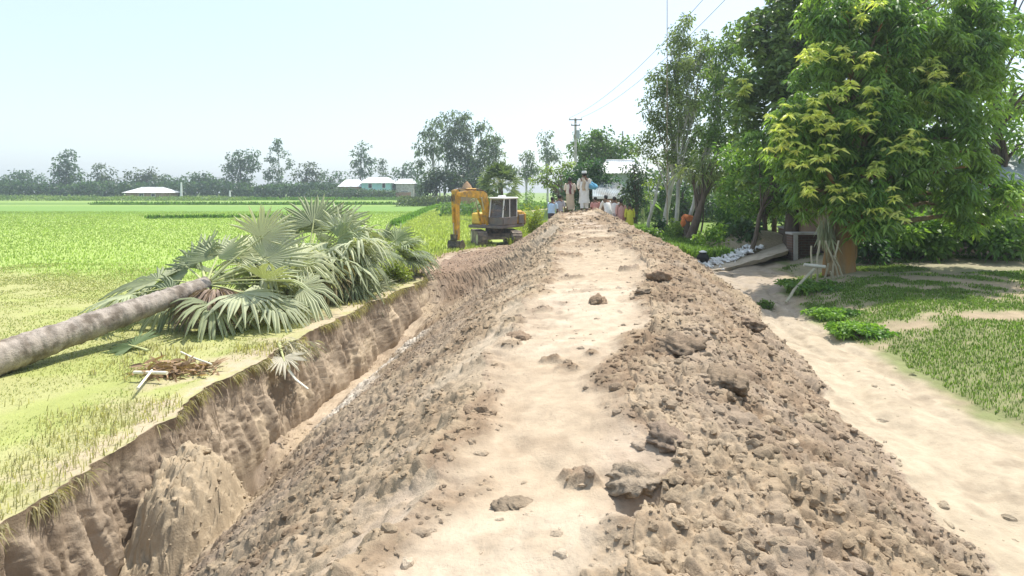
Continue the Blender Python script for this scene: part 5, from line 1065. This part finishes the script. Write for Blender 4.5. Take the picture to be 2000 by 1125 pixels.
def arcplate(u0, u1):
    mb = MB(); pts = [(3.62, .42), (3.66, .2), (3.6, 0.0), (3.44, -.14), (3.2, -.2), (3.0, -.12)]; inn = [(a_ - .03 * (1 if a_ > 3.3 else 0), b_ + .04) for a_, b_ in pts]; poly = pts + inn[::-1]
    V = []; n = len(pts)
    for d in (u0, u1): V += [np.array(PR.to_3x3() @ Vector((d, *q))) for q in pts + inn]
    m_ = 2 * n; Fq = []
    for i in range(n - 1): Fq += [(i, i + 1, m_ + i + 1, m_ + i), (n + i + 1, n + i, m_ + n + i, m_ + n + i + 1)]
    for d in (0, m_): Fq += [(d + i, d + n + i, d + n + i + 1, d + i + 1) if d == 0 else (d + i + 1, d + n + i + 1, d + n + i, d + i) for i in range(n - 1)]
    Fq += [(0, m_, m_ + n, n), (n - 1, 2 * n - 1, m_ + 2 * n - 1, m_ + n - 1)]
    mb.add(V, Fq)
    for d in (u0, u1): mb.prism([(3.36, .5), (3.62, .42), (3.66, .2), (3.6, 0), (3.44, -.14), (3.2, -.2), (3.0, -.12), (3.16, .2)], d - .02, d + .02, PR)
    return mb
bkt = arcplate(ub - .36, ub + .36).build('bucket', M_dkmet, ex)
for k in range(4): MB().box((ub - .3 + .2 * k, 2.93, -.11), (.08, .2, .05), PR, taper=.6).build('tooth', M_steel, bkt)
bplate('bucket_link', [(3.5, .75), (3.72, .78), (3.7, .5), (3.58, .4)], ub, .3, M_dkmet)

# ================================================================ people
def skinm(name, c): return pmat(name, c, .12, 9, .6, .1, 40)
M_skin = skinm('skin', (.2, .11, .065)); M_hair = pmat('hair', (.02, .018, .016), .3, 20, .6, .3, 60)
def cloth(name, c): return pmat(name, c, .14, 7, .9, .5, 18, bdist=.02)
def person(lab, loc, face, H=1.65, pose=None, top=None, topc=None, low='lungi', lowc=None, cap=None, lean=0, armL=(-.1, 0), armR=(.1, 0), longtop=.55, sash=None, squat=0, part_label=None, stripe=None):
    """standing figure: skinned skeleton at 1.65 m; face = heading in degrees (90: away from the viewer)"""
    e = empty('person', loc, lab, 'person', rz=R(face - 90)); k = H / 1.65
    hip = .86 - squat; V = []; Rr = []; E = []
    def v(p, r, par=None):
        V.append(Vector(p) * k); Rr.append(r * k); i = len(V) - 1
        if par is not None: E.append((par, i))
        return i
    ly = lean
    pel = v((0, 0, hip), .125); sp = v((0, ly * .3, hip + .18), .115, pel); ch = v((0, ly * .75, hip + .40), .135, sp); nk = v((0, ly * 1.0 + .0, hip + .53), .055, ch); hb = v((0, ly * 1.05 + .02, hip + .62), .075, nk); ht = v((0, ly * 1.1 + .02, hip + .73), .07, hb)
    v((0, ly * 1.05 + .11, hip + .645), .018, hb)                       # nose
    for s in (-1, 1): v((s * .085, ly * 1.05 + .01, hip + .65), .018, hb)   # ears
    hands = []
    for s, (sw, bend) in ((-1, armL), (1, armR)):
        sh = v((s * .19, ly * .85, hip + .47), .058, ch); el = v((s * .25, ly * .8 + sw * .22, hip + .20), .042, sh); wr = v((s * (.25 - bend * .12), ly * .8 + sw * .5 + bend * .2, hip - .04 + bend * .22), .028, el)
        pm = v((s * (.25 - bend * .15), ly * .8 + sw * .55 + bend * .26, hip - .11 + bend * .24), .03, wr); hands.append(V[pm].copy())
        for q, L in ((-.03, .065), (-.01, .08), (.012, .075), (.03, .06)): m_ = v(V[pm] / k + Vector((s * .004, q, -.05 + bend * .03)), .009, pm); v(V[m_] / k + Vector((-s * .012, q * .2 + bend * .03, -L * .6)), .007, m_)
        th_ = v(V[pm] / k + Vector((-s * .01, .045, -.01)), .010, pm); v(V[th_] / k + Vector((-s * .01, .012, -.04)), .008, th_)
    for s in (-1, 1):
        fy = .12 * s * (.5 if not squat else 0)
        hj = v((s * .09, 0, hip - .06), .09, pel); kn = v((s * .1, fy * .6 + squat * .5, .44 - squat * .1), .06, hj); an = v((s * .1, fy - .03, .08), .04, kn); he = v((s * .1, fy + .04, .035), .038, an); v((s * .11, fy + .15, .025), .03, he)
    me = bpy.data.meshes.new('body'); me.from_pydata(V, E, []); me.update(); me.materials.append(M_skin)
    o = bpy.data.objects.new('body', me); col.objects.link(o); o.parent = e
    o.modifiers.new('Skin', 'SKIN'); o.modifiers['Skin'].use_smooth_shade = True
    for i, r in enumerate(Rr): me.skin_vertices[0].data[i].radius = (r, r); me.skin_vertices[0].data[i].use_root = (i == 0)
    s_ = o.modifiers.new('Sub', 'SUBSURF'); s_.levels = s_.render_levels = 1
    # hair or cap
    hv = IC4_V * [.098, .108, .115]; c0 = np.array([0, ly * 1.08 + .005, hip + .70])
    keep = (IC4_V[:, 2] * .8 - IC4_V[:, 1] * .75 > -.25); idm = -np.ones(len(IC4_V), int); idm[keep] = np.arange(keep.sum()); ff = idm[IC4_F]; ff = ff[(ff >= 0).all(1)]
    MB().add((hv[keep] + c0) * k, ff).build('hair', M_hair, e, smooth=True)
    if cap is not None: MB().tube(np.array([c0 + [0, 0, .03], c0 + [0, 0, .1], c0 + [0, 0, .135]]) * k, np.array([.112, .107, .085]) * k, 16).build('cap', cap, e, smooth=True)
    # shirt or tunic
    n = 7; zz = np.linspace(hip + .51, hip + .51 - longtop, n); t = np.linspace(0, 1, n)
    rx = np.interp(t, [0, .12, .35, .6, 1], [.07, .2, .185, .185, .2 + .1 * max(0, longtop - .6)]); ry = np.interp(t, [0, .12, .35, 1], [.065, .115, .14, .16]); cy = ly * np.clip((zz - hip) / .53, 0, 1)
    tm = MB(); tm.tube(np.stack([0 * zz, cy, zz], 1) * k, rx * k, 18, ry=ry * k, jit=.07, up=(1, 0, 0))
    for s, (sw, bend) in ((-1, armL), (1, armR)):
        a_ = np.array([s * .16, ly * .85, hip + .475]); b_ = np.array([s * .25, ly * .8 + sw * .22, hip + .20]); c_ = np.array([s * (.25 - bend * .09), ly * .8 + sw * .42 + bend * .14, hip + .03 + bend * .16])
        q = np.array([a_, (a_ + b_) / 2 + [s * .02, 0, .02], b_] + ([c_] if longtop > .7 else [])); tm.tube(q * k, np.array([.085, .075, .062, .055][:len(q)]) * k, 10, jit=.1)
    tb = tm.build('shirt', topc, e, smooth=True)
    if part_label: tb['label'] = part_label
    if low == 'lungi':
        zz = np.array([hip + .06, hip - .1, hip * .55, .22, .12]); rr = np.array([.165, .19, .195, .19, .2]); MB().tube(np.stack([.01 * np.arange(5), 0 * zz + squat * .1, zz], 1) * k, rr * k, 22, ry=rr * .8 * k, jit=.12, up=(1, 0, 0)).build('lungi', lowc, e, smooth=True)
    else:
        mb = MB()
        for s in (-1, 1):
            fy = .06 * s; mb.tube(np.array([(s * .085, 0, hip + .02), (s * .1, fy * .6, .45), (s * .1, fy - .02, .1)]) * k, np.array([.12, .1, .08]) * k, 12, jit=.08)
        mb.build('trousers', lowc, e, smooth=True)
    if sash is not None:
        zz = np.linspace(hip + .54, hip + .0, 8); y = np.interp(zz, [hip, hip + .3, hip + .5, hip + .54], [-.17, -.165, -.14, -.06]) + ly * np.clip((zz - hip) / .53, 0, 1); w = sash[1]
        Vv = []; 
        for z_, y_ in zip(zz, y):
            for q in (-1, 0, 1): Vv.append((sash[2] + q * w / 2 + .02 * math.sin(z_ * 17), y_ - (.012 if q == 0 else 0), z_))
        Fq = [(3 * i + q, 3 * i + q + 1, 3 * i + q + 4, 3 * i + q + 3) for i in range(7) for q in (0, 1)]
        so = MB().add(np.array(Vv) * k, Fq).build('shawl', sash[0], e, smooth=True); md = so.modifiers.new('Solid', 'SOLIDIFY'); md.thickness = .015
    return e, [np.array(e.matrix_basis @ h) if False else h for h in hands]
C_ = {n: cloth(n + '_cloth', c) for n, c in dict(white=(.78, .77, .74), cream=(.68, .6, .5), beige=(.55, .44, .32), blue=(.15, .42, .62), paleblue=(.45, .6, .75), pink=(.66, .38, .34), rose=(.55, .27, .24), yellow=(.68, .66, .08), plum=(.2, .09, .1), dark=(.06, .05, .06), grey=(.4, .39, .42)).items()}
def stand(px, feet_py, Y): 
    q = P(px, feet_py, Y); q[2] = gz(q[0], Y) + .05; return q
def pp(px, Y, dz=0.): x = hx(px, Y); return (x, Y, gz(x, Y) + .05 + dz)
person('standing person in pale shirt and beige lungi with a dark scarf down the back', pp(1113, 26.2), 82, 1.52, topc=C_['cream'], lowc=C_['beige'], low='lungi', longtop=.5, sash=(C_['plum'], .1, .03), armL=(.25, .5), armR=(.3, .5))
ew, hw_ = person('standing person in long white tunic and white cap seen from behind', pp(1141, 26.3), 90, 1.73, topc=C_['white'], lowc=C_['white'], low='trousers', longtop=1.05, cap=M_white, sash=(C_['beige'], .13, -.04), armL=(.2, .4), armR=(.15, .35))
g = np.array(ew.location) + np.array([.36, .05, 1.08]); o = MB().add(clod_v(IC4_V, .7, 77) * [.22, .13, .15], IC4_F).build('cloth_bundle', C_['blue'], smooth=True); o.location = Vector([float(q) for q in g]); tag(o, 'bright blue cloth bundle held at the right arm of the white capped person', 'bundle')
person('person in pale blue shirt stooping at the left foot of the embankment', pp(1077, 29.3, .0), 60, 1.6, topc=C_['paleblue'], lowc=C_['dark'], lean=.1, armL=(.4, .3), armR=(.4, .3))
person('dark haired person half hidden between the blue shirted person and the beige lungi', pp(1093, 29.6), 70, 1.6, topc=C_['grey'], lowc=C_['dark'])
person('person in pink top glimpsed behind the crest right of the white tunic', pp(1163, 30.2), 90, 1.5, topc=C_['rose'], lowc=C_['grey'])
person('person in loose white clothes bending forward right of the road crest', pp(1188, 28.9), 110, 1.62, topc=C_['white'], lowc=C_['white'], lean=.22, armL=(.6, .3), armR=(.5, .4), longtop=.8)
person('person in white shirt and grey lungi beside the salmon clothed person', pp(1200, 29.7), 80, 1.66, topc=C_['white'], lowc=C_['grey'])
person('person in salmon pink clothes standing between white and yellow clothes', pp(1213, 29.2), 95, 1.58, topc=C_['pink'], lowc=C_['rose'], longtop=.9)
person('person in bright yellow tunic at the right end of the group', pp(1230, 29.0), 90, 1.46, topc=C_['yellow'], lowc=C_['yellow'], longtop=.95)

# ================================================================ air, light, camera
hb = MB().box((0, 160, 6.0), (760, 370, 17))
m, nt = nodes('haze'); out = N(nt, 'ShaderNodeOutputMaterial'); pv = N(nt, 'ShaderNodeVolumePrincipled'); pv.inputs['Color'].default_value = (.84, .95, 1, 1); pv.inputs['Density'].default_value = .0009; pv.inputs['Anisotropy'].default_value = .35; nt.links.new(pv.outputs['Volume'], out.inputs['Volume'])
HAZE = True
if HAZE: tag(hb.build('haze', m), 'pale bluish humid air over the fields', 'haze', kind='stuff')
SUN_EL, SUN_AZ = 63., 40.      # azimuth measured from +Y towards +X: the sun stands high, ahead and right of the viewer
w = bpy.data.worlds.new('World'); scene.world = w; w.use_nodes = True; nt = w.node_tree; bg = nt.nodes['Background']
sky = nt.nodes.new('ShaderNodeTexSky'); sky.sky_type = 'NISHITA'; sky.sun_disc = False; sky.sun_elevation = R(SUN_EL); sky.sun_rotation = R(SUN_AZ); sky.air_density = 1.0; sky.dust_density = 2.0; sky.ozone_density = 1.0
veil = nt.nodes.new('ShaderNodeMix'); veil.data_type = 'RGBA'; veil.inputs['Factor'].default_value = .62; nt.links.new(sky.outputs['Color'], veil.inputs[6]); veil.inputs[7].default_value = (2.42, 2.86, 3.28, 1)   # thin even veil of bright cloud
nt.links.new(veil.outputs[2], bg.inputs['Color']); bg.inputs['Strength'].default_value = .15
sl = bpy.data.lights.new('sun', 'SUN'); sl.energy = 3.1; sl.angle = R(.6); sl.color = (1, .955, .88); so = bpy.data.objects.new('sun', sl); col.objects.link(so)
d = Vector((math.sin(R(SUN_AZ)) * math.cos(R(SUN_EL)), math.cos(R(SUN_AZ)) * math.cos(R(SUN_EL)), math.sin(R(SUN_EL)))); so.rotation_euler = d.to_track_quat('Z', 'Y').to_euler(); so.location = (0, 0, 40)
cd = bpy.data.cameras.new('camera'); cam = bpy.data.objects.new('camera', cd); col.objects.link(cam); scene.camera = cam
cam.location = (0, 0, CZ); cam.rotation_euler = (R(90), 0, 0); cd.sensor_width = 36; cd.sensor_fit = 'HORIZONTAL'; cd.lens = 36 * F / 2000; cd.shift_y = -(562.5 - HY) / 2000; cd.clip_start = .05; cd.clip_end = 5000
vs = scene.view_settings; vs.view_transform = 'Standard'; vs.look = 'None'; vs.exposure = 1.1; vs.gamma = 1; vs.use_curve_mapping = False
scene.cycles.max_bounces = 6; scene.cycles.transparent_max_bounces = 12; scene.cycles.volume_bounces = 0; scene.cycles.use_denoising = True
